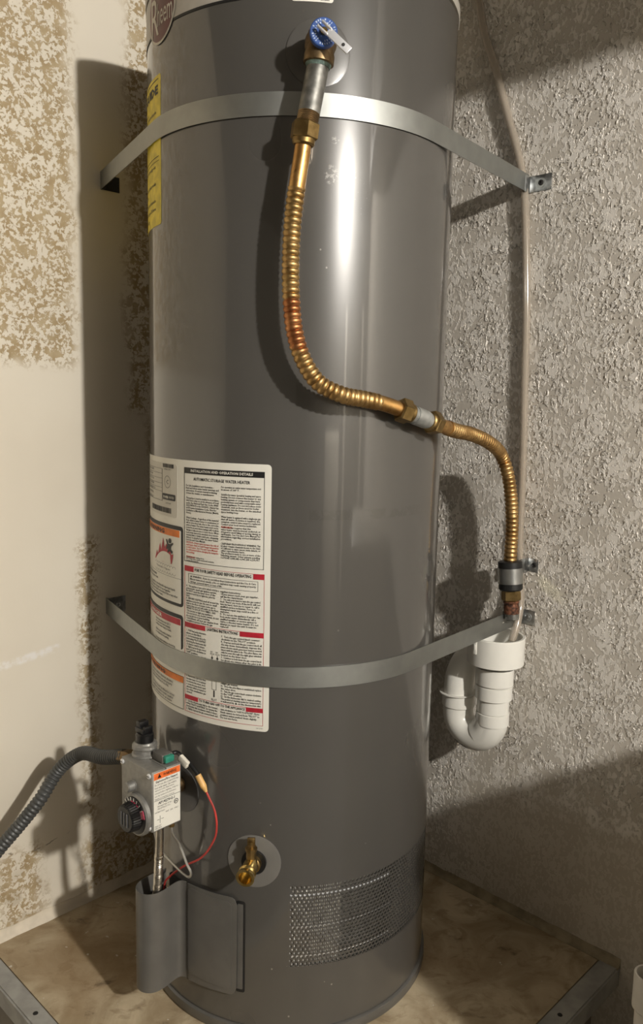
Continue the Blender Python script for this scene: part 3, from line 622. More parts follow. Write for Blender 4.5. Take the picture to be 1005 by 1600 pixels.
obj('black_print', blk, 'ink', lab, smooth=False, kind='stuff'); obj('red_print', red, 'red', lab, smooth=False, kind='stuff'); obj('red_text', rtx, 'redtext', lab, smooth=False, kind='stuff'); obj('orange_print', org, 'orange', lab, smooth=False, kind='stuff'); obj('white_print', wt, 'paper', lab, smooth=False, kind='stuff')
# ---- yellow energy label
en = obj('energy_label', MB().patch(-205, -145.2, 1.296, 1.515, R + .0004, .0003, 1.5, .004), 'yellow', wh)
mb = MB(); tank_text(mb, 'ENERGY', -184, -166.5, 1.4875, 1.5015, bold=.05); tank_text(mb, 'GUIDE', -165, -147.3, 1.4875, 1.5015, bold=.05)
for zz, th_ in ((1.5085, .0012), (1.449, .0006), (1.397, .0008), (1.391, .0005)): mb.patch(-203, -147, zz, zz + th_, HT)
tank_lines(mb, ['U.S. Government', 'Federal law prohibits removal of this label before consumer purchase.', 'Capacity: 50 gallons', 'Natural gas'], -170, 21, 1.474, .0078, .005); tank_lines(mb, ['Estimated yearly energy cost', '$308', 'Cost range of similar models', '$285   $330', 'Your cost will depend on your utility rates and use.', 'Estimated energy use: 250 therms', 'ftc.gov/energy'], -168, 18, 1.387, .0125, .0052)
obj('black_print', mb, 'ink', en, smooth=False)
# ---- small white sticker over the cap seam, round badge
tl = obj('top_sticker', MB().patch(-92, -79, 1.569, 1.612, R + .0006, .0004, 1.3, .004), 'paper', wh)
mb = MB(); tank_text(mb, '50 GAL  NATURAL GAS', -90.5, -80.5, 1.585, 1.59, R + .0009); tank_text(mb, '0412', -90.5, -88, 1.5712, 1.5724, R + .0009); tank_text(mb, '2412904', -83, -80.3, 1.5710, 1.5726, R + .0009, bold=.05); obj('black_print', mb, 'ink', tl, smooth=False)
def disc_on_tank(mb, a0, z0, ra, rz, r):
    K = 48; mb.add([cyl(a0, z0, r)] + [cyl(a0 + q * ra * cos(2 * pi * k / K), z0 + q * rz * sin(2 * pi * k / K), r) for q in (.35, .7, 1) for k in range(K)], [(0, 1 + k, 1 + (k + 1) % K) for k in range(K)] + [(1 + i * K + k, 1 + i * K + (k + 1) % K, 1 + (i + 1) * K + (k + 1) % K, 1 + (i + 1) * K + k) for i in range(2) for k in range(K)]); return mb
BA, BZ = -145.0, 1.6030
bdg = obj('round_badge', disc_on_tank(MB(), BA, BZ, 10.5, .0480, R + .0015), 'silver', wh); obj('badge_face', disc_on_tank(MB(), BA, BZ, 9.7, .0445, R + .0018), 'maroon', bdg)
mb = MB(); tank_text(mb, 'R', -152.2, -145.6, 1.5690, 1.6230, R + .0021, res=3); tank_text(mb, 'heem', -146.6, -136.2, 1.5800, 1.6120, R + .0021, res=3); obj('badge_lettering', mb, 'silver', bdg, smooth=False)

# ================================================================== GAS CONTROL VALVE
A = rad(-133); gn = Vector((cos(A), sin(A), 0)); gt = Vector((-gn.y, gn.x, 0))
def V(u, w_, z): return gn * w_ + gt * u + Z * z
gv = thing('gas_control_valve', 'silver gas control valve box with black temperature dial on the lower left of the tank', 'gas valve', V(0, .315, .366))
mb = MB().bbox(V(.0005, .301, .416), gt, Z, gn, .083, .098, .028, .002); body = obj('valve_body', mb, 'cast', gv)
obj('front_housing', MB().bbox(V(.0005, .3287, .416), gt, Z, gn, .083, .0985, .0268, .0025), 'cast', gv)
obj('shank', MB().lathe([(0, .014), (.022, .014), (.022, .018), (.0295, .018)], cyl(-133, .405, R + .0026), gn, 24), 'bronze', gv)
for u, z in ((.036, .458), (.036, .374), (-.036, .4585)):
    s_ = obj('screw', MB().lathe([(0, .0042), (.002, .0042), (.003, .003)], V(u, .342, z), gn, 14), 'chrome', gv); obj('screw_slot', MB().box(V(u, .3452, z), gt, Z, gn, .005, .0009, .0006), 'dark', s_)
obj('pilot_button', MB().lathe([(0, .0098), (.0015, .0098), (.002, .0084), (.012, .0082), (.0138, .0066)], V(-.0075, .3415, .4285), gn, 28), 'cast', gv)
dc = V(.0075, .342, .3872)
dl = obj('dial', MB().lathe([(0, .0335), (.006, .0335), (.0085, .031), (.0085, .0295), (.0075, .0292)], dc, gn, 56), 'cast', gv, label='silver rimmed dial plate')
obj('dial_face', MB().lathe([(.004, .0292), (.0092, .0288), (.011, .024), (.012, .0)], dc, gn, 56), 'black', dl)
mb = MB()
for k in range(9):                                       # temperature marks round the dial
    t = rad(35 + k * 17); c = dc + gn * .0112 + (gt * cos(t) + Z * sin(t)) * .0265; d_ = (gt * cos(t) + Z * sin(t)); mb.box(c, d_, gn.cross(d_), gn, .005, .0012, .0006)
obj('dial_marks', mb, 'silver', dl)
mb = MB()
for t in (60, 78, 95): t = rad(t); d_ = (gt * cos(t) + Z * sin(t)); mb.box(dc + gn * .0118 + d_ * .0222, d_, gn.cross(d_), gn, .004, .0035, .0005)
t = rad(22); d_ = (gt * cos(t) + Z * sin(t)); e_ = gn.cross(d_); mb.box(dc + gn * .0108 + d_ * .0255, d_, e_, gn, .010, .013, .0008); obj('pink_mark', mb, 'pink', dl)
mb = MB(); flat_text(mb, 'Pilot\nLight', dc + gn * .0112 + d_ * .0255, e_ * -1, d_, gn, -.0055, .0055, -.004, .004, .0006); flat_text(mb, 'HOT', dc + gn * .0122, gt, Z, gn, -.012, -.003, .0215, .0255, .0003); obj('dial_lettering', mb, 'paper', dl, smooth=False, kind='stuff')
kn = MB(); K = 72; prof = [(.011, .0222), (.013, .0222), (.024, .0208), (.0265, .0188), (.027, 0)]
b0 = len(kn.v)
for d, r in prof:
    for k in range(K): t = 2 * pi * k / K; rr = r * (1 + (.045 if k % 2 else -.0) * (1 if r > .015 else 0)); kn.v.append(dc + gn * d + (gt * cos(t) + Z * sin(t)) * rr)
for i in range(len(prof) - 1):
    for k in range(K): j = (k + 1) % K; kn.f.append((i * K + k, i * K + j, (i + 1) * K + j, (i + 1) * K + k))
kb = obj('knob', kn, 'black', gv, angle=20)
mb = MB()
for q in (-.0075, 0, .0075): mb.bbox(dc + gn * .0274 + gt * q, gt, Z, gn, .0032, .022, .0016, .0006)
obj('knob_grip', mb, simple('grey_grip', srgb(96, 96, 98), .4), kb)
# label on the side of the box
lo_ = V(.0422, 0, 0); gl = obj('side_label', MB().flat(lo_, gn, Z, gt, .2895, .3390, .3695, .4622), 'paper', gv)
fu = gn * -1                                             # reading direction runs away from the knob face
LO = V(.0422, .3390, .3695) + gt * .0004
def LT(mb, s, x0, x1, y0, y1, **kw): return flat_text(mb, s, LO, fu, Z, gt, x0, x1, y0, y1, .0002, **kw)
obj('orange_strip', MB().flat(LO, fu, Z, gt, .0004, .0491, .0818, .0922, .0002), 'orange2', gl)
mb = MB(); LT(mb, 'WARNING', .017, .042, .0845, .0895, bold=.03); mb.add([LO + fu * x + Z * y + gt * .0004 for x, y in ((.007, .0838), (.014, .0838), (.0105, .0905))], [(0, 1, 2)])
LT(mb, 'Explosion/Fire Hazard', .004, .044, .0755, .0802, bold=.02)
for i, ln in enumerate(['Do not use this control if it has', 'been under water. Can result in', 'explosion or fire. Read owners', 'manual before lighting. Only for', 'use by trained technicians.', 'Replace complete control.']): LT(mb, ln, .002, .046 - .004 * (i % 3), .0718 - i * .0046, .0749 - i * .0046)
mb.flat(LO, fu, Z, gt, .001, .049, .0478, .0482, .0004); LT(mb, 'AP14270G-1', .008, .039, .0408, .0455, bold=.02)
LT(mb, 'MAX INLET PRESS 14" W.C.', .007, .034, .0365, .0388); LT(mb, 'MAX SETTING 4.0" W.C.', .007, .031, .0325, .0348); LT(mb, 'PATENT NOS', .002, .020, .0275, .0297); LT(mb, 'NAT  GAS  ONLY', .022, .046, .0235, .0258); LT(mb, 'MAX 155\u00b0\nMFG 0419', .002, .014, .0015, .0075)
for k in range(20):
    t0, t1 = 2 * pi * k / 20, 2 * pi * (k + 1) / 20; mb.add([LO + fu * (.0415 + .0042 * q * cos(t)) + Z * (.0355 + .0042 * q * sin(t)) + gt * .0004 for t in (t0, t1) for q in (1, .75)], [(0, 1, 3, 2)])
LT(mb, 'SA', .0392, .0438, .0338, .0372, bold=.04); mb.flat(LO, fu, Z, gt, .006, .010, .016, .0164, .0004); mb.flat(LO, fu, Z, gt, .013, .018, .016, .0164, .0004); mb.flat(LO, fu, Z, gt, .011, .0114, .010, .022, .0004)
obj('label_print', mb, 'ink', gl, smooth=False)
# regulator tower with black cap, green connector block
rc = V(-.0215, .3105, .4655)
mb = MB(); K = 48; prof = [(0, .0205), (.003, .0205), (.005, .0175), (.010, .0175), (.0135, .0200), (.0175, .0195), (.019, .0165), (.022, .0160)]
for d, r in prof:
    for k in range(K): t = 2 * pi * k / K; mb.v.append(rc + Z * d + (gt * cos(t) + gn * sin(t)) * r * (1 + (.10 * max(0, cos(4 * t)) if r > .016 else 0)))
for i in range(len(prof) - 1):
    for k in range(K): j = (k + 1) % K; mb.f.append((i * K + k, i * K + j, (i + 1) * K + j, (i + 1) * K + k))
mb.f += [tuple((len(prof) - 1) * K + k for k in range(K)), tuple(range(K))]
rg = obj('regulator', mb, 'cast', gv)
mb = MB().lathe([(.021, .0142), (.034, .0142), (.0355, .0125), (.037, .0125)], rc, Z, 28); mb.bbox(rc + Z * .0405 - gt * .002, gt, gn, Z, .021, .020, .009, .0015); mb.bbox(rc + Z * .0485 - gt * .006, gt, gn, Z, .011, .017, .011, .0015); mb.bbox(rc + Z * .045 + gt * .0085, gt, gn, Z, .007, .015, .007, .0012); obj('regulator_cap', mb, 'black', rg)
cb = obj('connector_block', MB().bbox(V(.0165, .3035, .4728), gt, gn, Z, .026, .020, .0125, .0012), simple('grey_plastic_block', srgb(98, 96, 92), .45), gv)
obj('green_plug', MB().bbox(V(.0318, .3035, .4730), gt, gn, Z, .009, .0165, .0105, .0015), 'green', cb)

# ---- gas supply hose, grey and ribbed
P = [V(-.0425, .315, .447), V(-.058, .317, .449), atY(160, 1183, -.135), atY(125, 1178, -.075), atY(92, 1203, -.055), atY(62, 1250, -.08), atY(30, 1290, -.09), atY(0, 1325, -.10), atY(-60, 1400, -.12), atY(-120, 1500, -.14)]
pc = curve(P, .0011); LG = plen(pc)
gh = thing('gas_supply_hose', 'ribbed grey flexible gas hose leading left from the gas control valve', 'gas hose', pc[-1])
fx = sub(pc, .026, LG); obj('ribbed_hose', MB().sweep(fx, lambda L: .0104 + .0021 * (.5 + .5 * cos(2 * pi * L / .0076)) ** .7, 18), 'hose', gh)
obj('end_fitting', MB().sweep(sub(pc, 0.0, .036), lambda L: .0135 if L < .018 else .0125, 6), 'bronze', gh)
# ---- burner manifold tube, stainless
P = [V(.024, .3155, .3668), V(.024, .3155, .35), V(.0225, .315, .33), V(.0195, .314, .305), V(.0135, .311, .28), V(.005, .306, .255), V(-.005, .301, .23), V(-.014, .297, .20), V(-.016, .295, .16), V(-.012, .285, .12)]
pc = curve(P, .0008); bt = thing('burner_supply_tube', 'stainless steel tube from the gas valve down into the grey access cover', 'tube', pc[-1])
obj('smooth_tube', MB().sweep(sub(pc, 0, .06), lambda L: .0076 if L > .056 else .0066, 18), 'steelflex', bt); obj('ribbed_tube', MB().sweep(sub(pc, .060, .3), lambda L: .0062 + .0011 * (.5 + .5 * cos(2 * pi * L / .0031)), 16), 'steelflex', bt)
# ---- pilot gas tube, thin bent aluminium
P = [V(.036, .301, .3675), V(.037, .301, .352), cyl(-126.5, .3216, R + .03), cyl(-123.2, .2935, R + .03), cyl(-121.5, .281, R + .03), cyl(-122.4, .2722, R + .029), cyl(-125.6, .2705, R + .026), cyl(-132.4, .275, R + .022), cyl(-137.5, .281, R + .022), cyl(-140.5, .292, R + .024), cyl(-141.5, .33, R + .03), V(-.028, .301, .368)]
pc = curve(P, .003); solo(obj('pilot_tube', MB().sweep(pc, .0021, 8), 'tube'), 'thin bent aluminium pilot tube looping below the gas control valve', 'tube')
mb = MB().lathe([(0, .0048), (.006, .0048)], V(.036, .301, .361), Z, 6); obj('pilot_fitting', mb, 'brass_old', gv)
# ---- igniter lead: black cable, white tag, amber sleeve, red wire
il = thing('igniter_lead', 'igniter lead with white tag, amber sleeve and red wire beside the gas valve', 'wire', cyl(-137, .2, R + .02))
k1 = curve([V(.020, .294, .472), V(.026, .286, .4755), cyl(-128.5, .464, R + .017), cyl(-125, .4545, R + .015), cyl(-122.8, .4475, R + .015), cyl(-120.9, .440, R + .015)], .002); obj('black_cable', MB().sweep(k1, .0032, 10), 'rubber', il)
c = cyl(-126.8, .4573, R + .019); dvv = (cyl(-124, .4495, R + .018) - cyl(-129, .4615, R + .018)).normalized(); nr = cyl(-126.8, 0, 1); vv = nr.cross(dvv).normalized(); obj('white_tag', MB().bbox(c, dvv, vv, nr, .021, .0125, .0072, .002), 'white', il)
mb = MB().sweep(curve([cyl(-121.2, .4405, R + .015), cyl(-117.6, .4165, R + .015)], .001), lambda L: .0052 if L < .020 else .0052 - (L - .02) * .32, 12); obj('amber_sleeve', mb, 'amber', il)
P = [cyl(-117.7, .417, R + .015), cyl(-116.3, .4065, R + .015), cyl(-114.2, .390, R + .016), cyl(-113.3, .372, R + .017), cyl(-113.6, .350, R + .017), cyl(-115, .3342, R + .017), cyl(-117.8, .313, R + .016), cyl(-121, .2975, R + .015), cyl(-124.6, .2855, R + .015), cyl(-127.8, .2745, R + .015), cyl(-131.5, .259, R + .016), cyl(-134.2, .246, R + .018), cyl(-137, .23, R + .02), cyl(-138, .2, R + .02)]
obj('red_wire', MB().sweep(curve(P, .003), .0017, 8), 'wire_red', il)

# ================================================================== RELIEF VALVE AND DISCHARGE LINE
a_ = rad(-83.4); rn = Vector((cos(a_), sin(a_), 0)); ro = cyl(-83.4, 1.5035, R)
rv = thing('relief_valve', 'bronze pressure relief valve with blue disc and bright lever near the tank top', 'valve', ro)
rc_ = ro + rn * .030
obj('valve_body', MB().lathe([(.0026, .0165), (.012, .0165), (.014, .0185), (.022, .021), (.032, .0215), (.042, .0195), (.050, .016), (.058, .015)], ro, rn, 36), 'bronze', rv)
obj('outlet', MB().lathe([(-.004, .018), (.018, .0185), (.0245, .0205), (.0345, .0205), (.0355, .018)], rc_ + rn * .008 + Z * .006, Vector((-.1, 0, -1)), 32), 'bronze', rv)
obj('sealant_ring', MB().lathe([(.0355, .0175), (.038, .0165), (.040, .0158)], rc_ + rn * .008 + Z * .006, Vector((-.1, 0, -1)), 24), 'verd', rv)
tg = obj('blue_disc', MB().lathe([(.056, .0155), (.058, .0182), (.0655, .0182), (.0665, .017)], ro, rn, 44), 'blue', rv)
ru = Vector((-rn.y, rn.x, 0)); mb = MB(); to = ro + rn * .0668
for rr, cnt in ((.0148, 30), (.0112, 22)):
    for k in range(cnt):
        if random.random() < .15: continue
        t = 2 * pi * k / cnt; d_ = ru * cos(t) + Z * sin(t); mb.box(to + d_ * rr, d_, rn.cross(d_), rn, .0023, .0016 * (.6 + .6 * random.random()), .0002)
obj('raised_print', mb, 'bluetext', tg)
obj('lever_post', MB().lathe([(.06, .0045), (.071, .0045), (.0725, .003)], ro, rn, 16), 'brass', rv)
lc, le = atY(502, 38, (ro + rn * .075).y), atY(546, 80, (ro + rn * .082).y); lu = (le - lc).normalized(); lv = rn.cross(lu).normalized(); mb = MB(); Ln = (le - lc).length
mb.bbox(lc.lerp(le, .62), lu, lv, rn, Ln * .76, .0105, .0035, .0008)
for sg in (-1, 1): mb.bbox(lc.lerp(le, .12) + lv * .0042 * sg, lu, lv, rn, Ln * .34, .0022, .006, .0006)
lvv = obj('lever', mb, 'chrome', rv); obj('lever_hole', MB().lathe([(0, .0022), (.0024, .0022)], lc.lerp(le, .78) + rn * .0, rn, 10), 'dark', lvv)

# galvanised nipple below the valve, two ribbed copper connectors, joined along the tank front
np0 = rc_ + rn * .008 + Z * .006 + Vector((-.1, 0, -1)).normalized() * .0352; np1 = atY(479, 197, -.300)
ax = (np1 - np0).normalized(); Lp = (np1 - np0).length
gp = thing('upper_pipe_nipple', 'galvanised steel pipe nipple under the relief valve, crossing the upper strap', 'pipe', np0)
obj('pipe', MB().lathe([(0, .0150), (Lp * .8, .0150)], np0, ax, 32), 'nipple', gp)
pr = [(Lp * .8 + .0012 * i, .0148 - .0009 * (i % 2)) for i in range(int((Lp * .2 + .004) / .0012))]; obj('pipe_thread', MB().lathe(pr, np0, ax, 32), 'bronze', gp)
def hexnut(parent, c, axis, r, L, mat='brass_old', ref=None, name='nut'):
    mb = MB().lathe([(-L / 2, r * .86), (-L / 2 + .0025, r), (L * .18, r), (L * .22, r * .93)], c, axis, 6, ref); mb.lathe([(L * .2, r * .80), (L * .42, r * .78), (L * .5, r * .68)], c, axis, 28); return obj(name, mb, mat, parent, angle=25)
P = [atY(476.5, 205, -.3005), atY(472, 240, -.300), atY(465, 285, -.2995), atY(458, 340, -.299), atY(454.5, 400, -.299), atY(455, 460, -.300), atY(460, 515, -.300), atY(473, 560, -.299), atY(498, 598, -.296), atY(535, 617, -.288), atY(570, 624, -.268), atY(600, 631, -.246), atY(634, 643, -.227)]
pc = curve(P, .0009); LU = plen(pc)
fc = thing('upper_copper_connector', 'long tarnished copper corrugated water connector curving down the tank front', 'pipe', pc[len(pc) // 2])
zf_ = fc.location.z; G['copper'] = mat_copper('tarnished_copper_band', srgb(172, 138, 88), srgb(198, 166, 114), .42, (1.098 - zf_, 1.168 - zf_))
hexnut(fc, pc[4], pc[8] - pc[0], .0195, .030, ref=Vector((1, .25, 0)))
def flexpart(parent, pc, a, b, mat, pitch=.0084, r0=.0103, amp=.0021): return obj('ribbed_tube', MB().sweep(sub(pc, a, b), lambda L: r0 + amp * abs(cos(pi * L / pitch)) ** .8, 20), mat, parent)
obj('plain_end', MB().sweep(sub(pc, .008, .075), .0112, 24), 'copper_pipe', fc)
flexpart(fc, pc, .073, LU - .050, 'copper'); obj('plain_end', MB().sweep(sub(pc, LU - .053, LU - .004), .0112, 24), 'copper_pipe', fc)
e0 = pc[-1]; eD = (pc[-1] - pc[-14]).normalized()
hexnut(fc, e0, eD, .0185, .026, ref=Vector((0, .3, 1)))
P = [atY(676, 660, -.186), atY(692, 666, -.160), atY(712, 673, -.118), atY(738, 679, -.055), atY(765, 692, .0), onB(785, 714, .066), onB(794, 742, .058), onB(799, 780, .056), onB(800.5, 820, .055), onB(798.5, 860, .055), onB(797, 882, .055)]
pd = curve(P, .0009); LD = plen(pd); s0 = pd[0]; sD = (pd[14] - pd[0]).normalized()
mn = thing('middle_pipe_nipple', 'short galvanised nipple joining the two copper connectors at the tank edge', 'pipe', e0.lerp(s0, .5))
mx = (s0 - e0).normalized(); ML = (s0 - e0).length; obj('pipe', MB().lathe([(.004, .0128), (ML * .3, .0128), (ML * .3, .0140), (ML * .72, .0140), (ML * .72, .0128), (ML - .004, .0128)], e0, mx, 28), 'zinc_light', mn)
fd = thing('lower_copper_connector', 'short tarnished copper corrugated connector bending down the right wall', 'pipe', pd[len(pd) // 2])
hexnut(fd, s0, sD * -1, .0185, .026, ref=Vector((0, .3, 1)))
obj('plain_end', MB().sweep(sub(pd, .004, .052), .0112, 24), 'copper_pipe', fd); flexpart(fd, pd, .05, LD, 'copper2', .0082)
# dielectric sleeve and rusty outlet under the lower connector
sl = thing('discharge_coupling', 'black and silver coupling with a corroded brass outlet above the white drain cup', 'fitting', onB(800, 968, .055))
c0 = onB(797, 876, .055); c1_ = onB(798.5, 922, .055); ax = (c1_ - c0).normalized(); H = (c1_ - c0).length
obj('rubber_sleeve', MB().lathe([(0, .019), (.002, .0225), (H * .95, .0225), (H, .020)], c0, ax, 40), 'rubber', sl); obj('metal_band', MB().lathe([(H * .24, .0222), (H * .24, .0238), (H * .76, .0238), (H * .76, .0222)], c0, ax, 48), 'alu', sl)
obj('hex_fitting', MB().lathe([(H * .98, .0165), (H + .006, .0182), (H + .018, .0182), (H + .021, .015)], c0, ax, 6, Vector((.3, 1, 0))), 'brass_old', sl, angle=25)
b_ = H + .020; obj('corroded_pipe', MB().lathe([(b_, .013), (b_ + .003, .0155), (b_ + .006, .0135), (b_ + .014, .0148), (b_ + .022, .0138), (b_ + .025, .014)], c0, ax, 24), 'rust', sl)
obj('threaded_end', MB().lathe([(b_ + .025 + .0012 * i, .0138 - .0008 * (i % 2)) for i in range(10)] + [(b_ + .0365, .0100), (b_ + .03, .0098)], c0, ax, 24), 'nipple', sl)
tp = [c0 + ax * (b_ + .022) - TA * .0145 - NB * .004, c0 + ax * (b_ + .034) - TA * .0155 - NB * .006, c0 + ax * (b_ + .044) - TA * .013 - NB * .010]
cols = [(p - NB * .003, p + NB * .003, p - NB * .003 - TA * .0006, p + NB * .003 - TA * .0006) for p in curve(tp, .004)]; obj('seal_tape', MB().sheet(cols), 'white', sl)

# ================================================================== SEISMIC STRAPS
def strap(zA, zB, sL, zL, tR, zR, label):
    zm, hw = (zA + zB) / 2, (zB - zA) / 2; r = R + .0018
    pl_, pr_ = WA(sL, 0, .001), WB(tR, 0, .001); pl_.z = pr_.z = 0
    def tang(p, sg): d = hypot(p.x, p.y); b = atan2(p.y, p.x) + sg * math.acos(r / d); return b
    aL, aR = tang(pl_, 1), tang(pr_, -1)
    if aL < 0: aL += 2 * pi
    aL -= 2 * pi
    pts = []
    q = Vector((r * cos(aL), r * sin(aL), 0)); N1 = 20
    for i in range(N1): f = i / N1; p = pl_.lerp(q, f); p.z = zL + (zm - zL) * min(1, f); pts.append(p)
    N2 = 70
    for i in range(N2 + 1): a = aL + (aR - aL) * i / N2; pts.append(Vector((r * cos(a), r * sin(a), zm)))
    q = Vector((r * cos(aR), r * sin(aR), 0))
    for i in range(1, N1 + 1): f = i / N1; p = q.lerp(pr_, f); p.z = zm + (zR - zm) * f; pts.append(p)
    root = thing('tank_strap', label, 'strap', pts[N1 + N2 // 2])
    cols = []
    for i, p in enumerate(pts):
        T = (pts[min(i + 1, len(pts) - 1)] - pts[max(i - 1, 0)]); T.z = 0; T.normalize(); o_ = T.cross(Z); h = hw
        cols.append((p - Z * h, p + Z * h, p + o_ * .0012 - Z * h, p + o_ * .0012 + Z * h))
    obj('strap_band', MB().sheet(cols), 'steel', root, angle=40)
    return root, hw
def tab(root, f, s, ds, z, hw, nrm, screw=True, mat='tab', zs=0, mw=.0012):   # end of the strap bent flat on the wall
    u = (f(1, 0) - f(0, 0)); c = f(s + ds / 2, z + zs, mw / 2 + .0009); o = obj('end_bracket', MB().bbox(c, u, Z, nrm, abs(ds), hw * 1.86, mw, .0004), mat, root)
    mb = MB().bbox(f(s + ds * .04, z, .009), u, Z, nrm, .0022, hw * 1.9, .019, .0006); obj('bend', mb, mat, root)
    cc = f(s + ds * .56, z + zs, mw + .0009); wn = -nrm
    if screw:
        obj('washer', MB().lathe([(0, .0088), (.0013, .0088), (.0015, .0075), (.0015, .004)], cc, wn, 28), 'zinc_light', o); obj('screw', MB().lathe([(.001, .0052), (.003, .0050), (.004, .0035), (.0042, .002), (.0025, .0018), (.0025, 0)], cc, wn, 16, cap=False), 'dark' if screw == 1 else 'alu', o)
st, hw = strap(1.4206, 1.4521, -.162, 1.432, .2075, 1.438, 'upper galvanised steel band strapping the tank, crossed by the relief pipe')
tab(st, WB, .2085, .047, 1.4355, hw, NB, 1); tab(st, WA, -.163, .040, 1.430, hw * .95, NA, 0, 'dark')
st, hw = strap(.5959, .6286, -.164, .614, .2365, .619, 'lower galvanised steel band strapping the tank, crossing the big white label')
tab(st, WB, .2375, .0345, .621, hw * .95, NB, 2); tab(st, WA, -.164, .043, .6125, hw * 1.05, NA, 2)
# pipe clip beside the coupling
pc_ = thing('wall_clip', 'small zinc wall clip holding the coupling above the white drain cup', 'bracket', WB(.258, .711, 0))
o = obj('clip_plate', MB().bbox(WB(.2625, .7245, .0012), TA, Z, NB, .021, .0265, .0013, .0004), 'tab', pc_); obj('screw', MB().lathe([(0, .0050), (.002, .0048), (.003, .003), (.0015, .002)], WB(.2645, .7255, .0016), -NB, 14), 'dark', o)
obj('clip_leg', MB().bbox(WB(.2515, .7245, .0155), TA, Z, NB, .0013, .028, .029, .0004), 'tab', pc_)

# ================================================================== CLEAR DRAIN TUBE
P = [onB(735, -60, .010), onB(748, 0, .009), onB(757, 50, .009), onB(775, 110, .009), onB(795, 185, .009), onB(811, 245, .009), onB(818.5, 288, .009), onB(821, 330, .009), onB(822.5, 420, .009), onB(822.5, 500, .009), onB(820, 600, .009), onB(818, 700, .009), onB(815, 780, .009), onB(812, 850, .010), onB(813, 900, .012), onB(813, 945, .020), onB(808, 975, .036), onB(800, 1002, .052)]
pc = curve(P, .004); ct = thing('clear_drain_tube', 'clear vinyl tube running down the right wall behind the strap end', 'tube', pc[-1])
obj('tube_wall', MB().sweep(pc, .0078, 18, False).sweep(pc, .0056, 18, False), 'vinyl', ct)

# ================================================================== PVC TRAP
OF = .075; TR = .2345; ptp = thing('drain_trap', 'white plastic drain trap with open cup under the discharge pipe', 'pipe', WB(TR, .36, OF))
o0 = WB(TR, 0, OF)
lz = lambda prof, name, mat='pvc', **k: obj(name, MB().lathe(prof, o0, Z, 56, cap=False), mat, ptp, **k)
lz([(.535, .036), (.540, .050), (.542, .0535), (.5935, .0540), (.5945, .0530), (.5945, .0490), (.543, .0475), (.540, .030), (.52, .026)], 'cup')
lz([(.533, .038), (.532, .0365), (.500, .0362), (.499, .034), (.499, .026)], 'upper_socket'); lz([(.497, .0325), (.496, .0352), (.471, .0352), (.470, .033)], 'middle_socket'); lz([(.470, .0305), (.4435, .0305), (.4435, .028)], 'pipe_stub', 'pvc'); lz([(.4425, .029), (.4415, .0318), (.419, .0318), (.418, .029)], 'lower_socket')
lz([(.499, .0335), (.4975, .0335)], 'joint_line', 'pvc_grey'); lz([(.444, .0285), (.4425, .0285)], 'joint_line', 'pvc_grey')
rib = MB().bbox(WB(TR - .012, .578, OF + .0535), TA, Z, NB, .007, .026, .003, .0008); rib.bbox(WB(TR - .012, .579, OF + .0552), TA, Z, NB, .003, .010, .0012, .0004); obj('moulded_rib', rib, 'pvc', ptp)
TL2 = .1545; ur = (TR - TL2) / 2; uc = .4235
P = [WB(TR, .43, OF)] + [WB(TR - ur + ur * cos(t), uc + ur * sin(t) * 1.02, OF) for t in [-pi * k / 14 for k in range(15)]] + [WB(TL2, .445, OF)]
obj('u_bend', MB().sweep(P, .0300, 40, False), 'pvc', ptp)
mb = MB().lathe([(0, .0305), (.002, .0325), (.0245, .0325), (.0255, .0310), (.0255, .027)], WB(TL2, .4325, OF), Z, 48, cap=False); obj('left_socket', mb, 'pvc', ptp)
mb = MB().lathe([(.0, .0300), (.0005, .0375), (.0022, .0375), (.0024, .030)], WB(TL2, .4585, OF), Vector((-.06 * TA.x, -.06 * TA.y, 1)), 48, cap=False); obj('collar', mb, 'pvc', ptp)
P = [WB(TL2, .455, OF), WB(TL2, .475, OF), WB(TL2, .492, OF - .004), WB(TL2, .508, OF - .014), WB(TL2, .520, OF - .030), WB(TL2, .526, OF - .05), WB(TL2, .527, -.004)]
obj('wall_elbow', MB().sweep(curve(P, .004), .0298, 40, False), 'pvc', ptp)
mb = MB().sweep(curve([WB(TR - .004, .4195, OF + .0), WB(TR - .012, .402, OF), WB(TR - .024, .390, OF)], .003), lambda L: .0308, 36, False); obj('inner_bend', mb, 'pvc', ptp)
# faded bar code printed on the bend
mb = MB(); rr = random.Random(4)
for k in range(16):
    th_ = rad(-118 + k * 1.9); ce = WB(TR - ur + ur * cos(th_), uc + ur * sin(th_) * 1.02, OF); tn = (TA * -sin(th_) + Z * cos(th_)); out_ = (TA * cos(th_) + Z * sin(th_))
    if rr.random() < .72:
        for m in range(3 if rr.random() < .6 else 5):
            ph = rad(38 + m * 9); d_ = (-NB * cos(ph) + out_ * sin(ph)).normalized(); mb.box(ce + d_ * .0302, tn, d_.cross(tn), d_, .0009 * rr.choice((.7, 1)), .0052, .0003)
obj('printed_code', mb, simple('faded_ink', srgb(120, 116, 108), .6), ptp)

# white pipe end at the lower right edge of the view
pv = CO + ray(1016, 1522) * 1.06; pp = thing('white_standpipe', 'white plastic pipe with socket end standing at the lower right edge', 'pipe', (pv.x, pv.y, ZF))
b0 = Vector((pv.x, pv.y, 0)); obj('socket', MB().lathe([(pv.z - .052, .0165), (pv.z - .048, .0195), (pv.z - .001, .0195), (pv.z, .0188), (pv.z, .0165), (pv.z - .04, .0160)], b0, Z, 40, cap=False), 'pvc_grey', pp); obj('pipe', MB().lathe([(ZF, .0155), (pv.z - .05, .0155), (pv.z - .04, .0150), (pv.z - .04, 0)], b0, Z, 36), 'pvc_grey', pp)

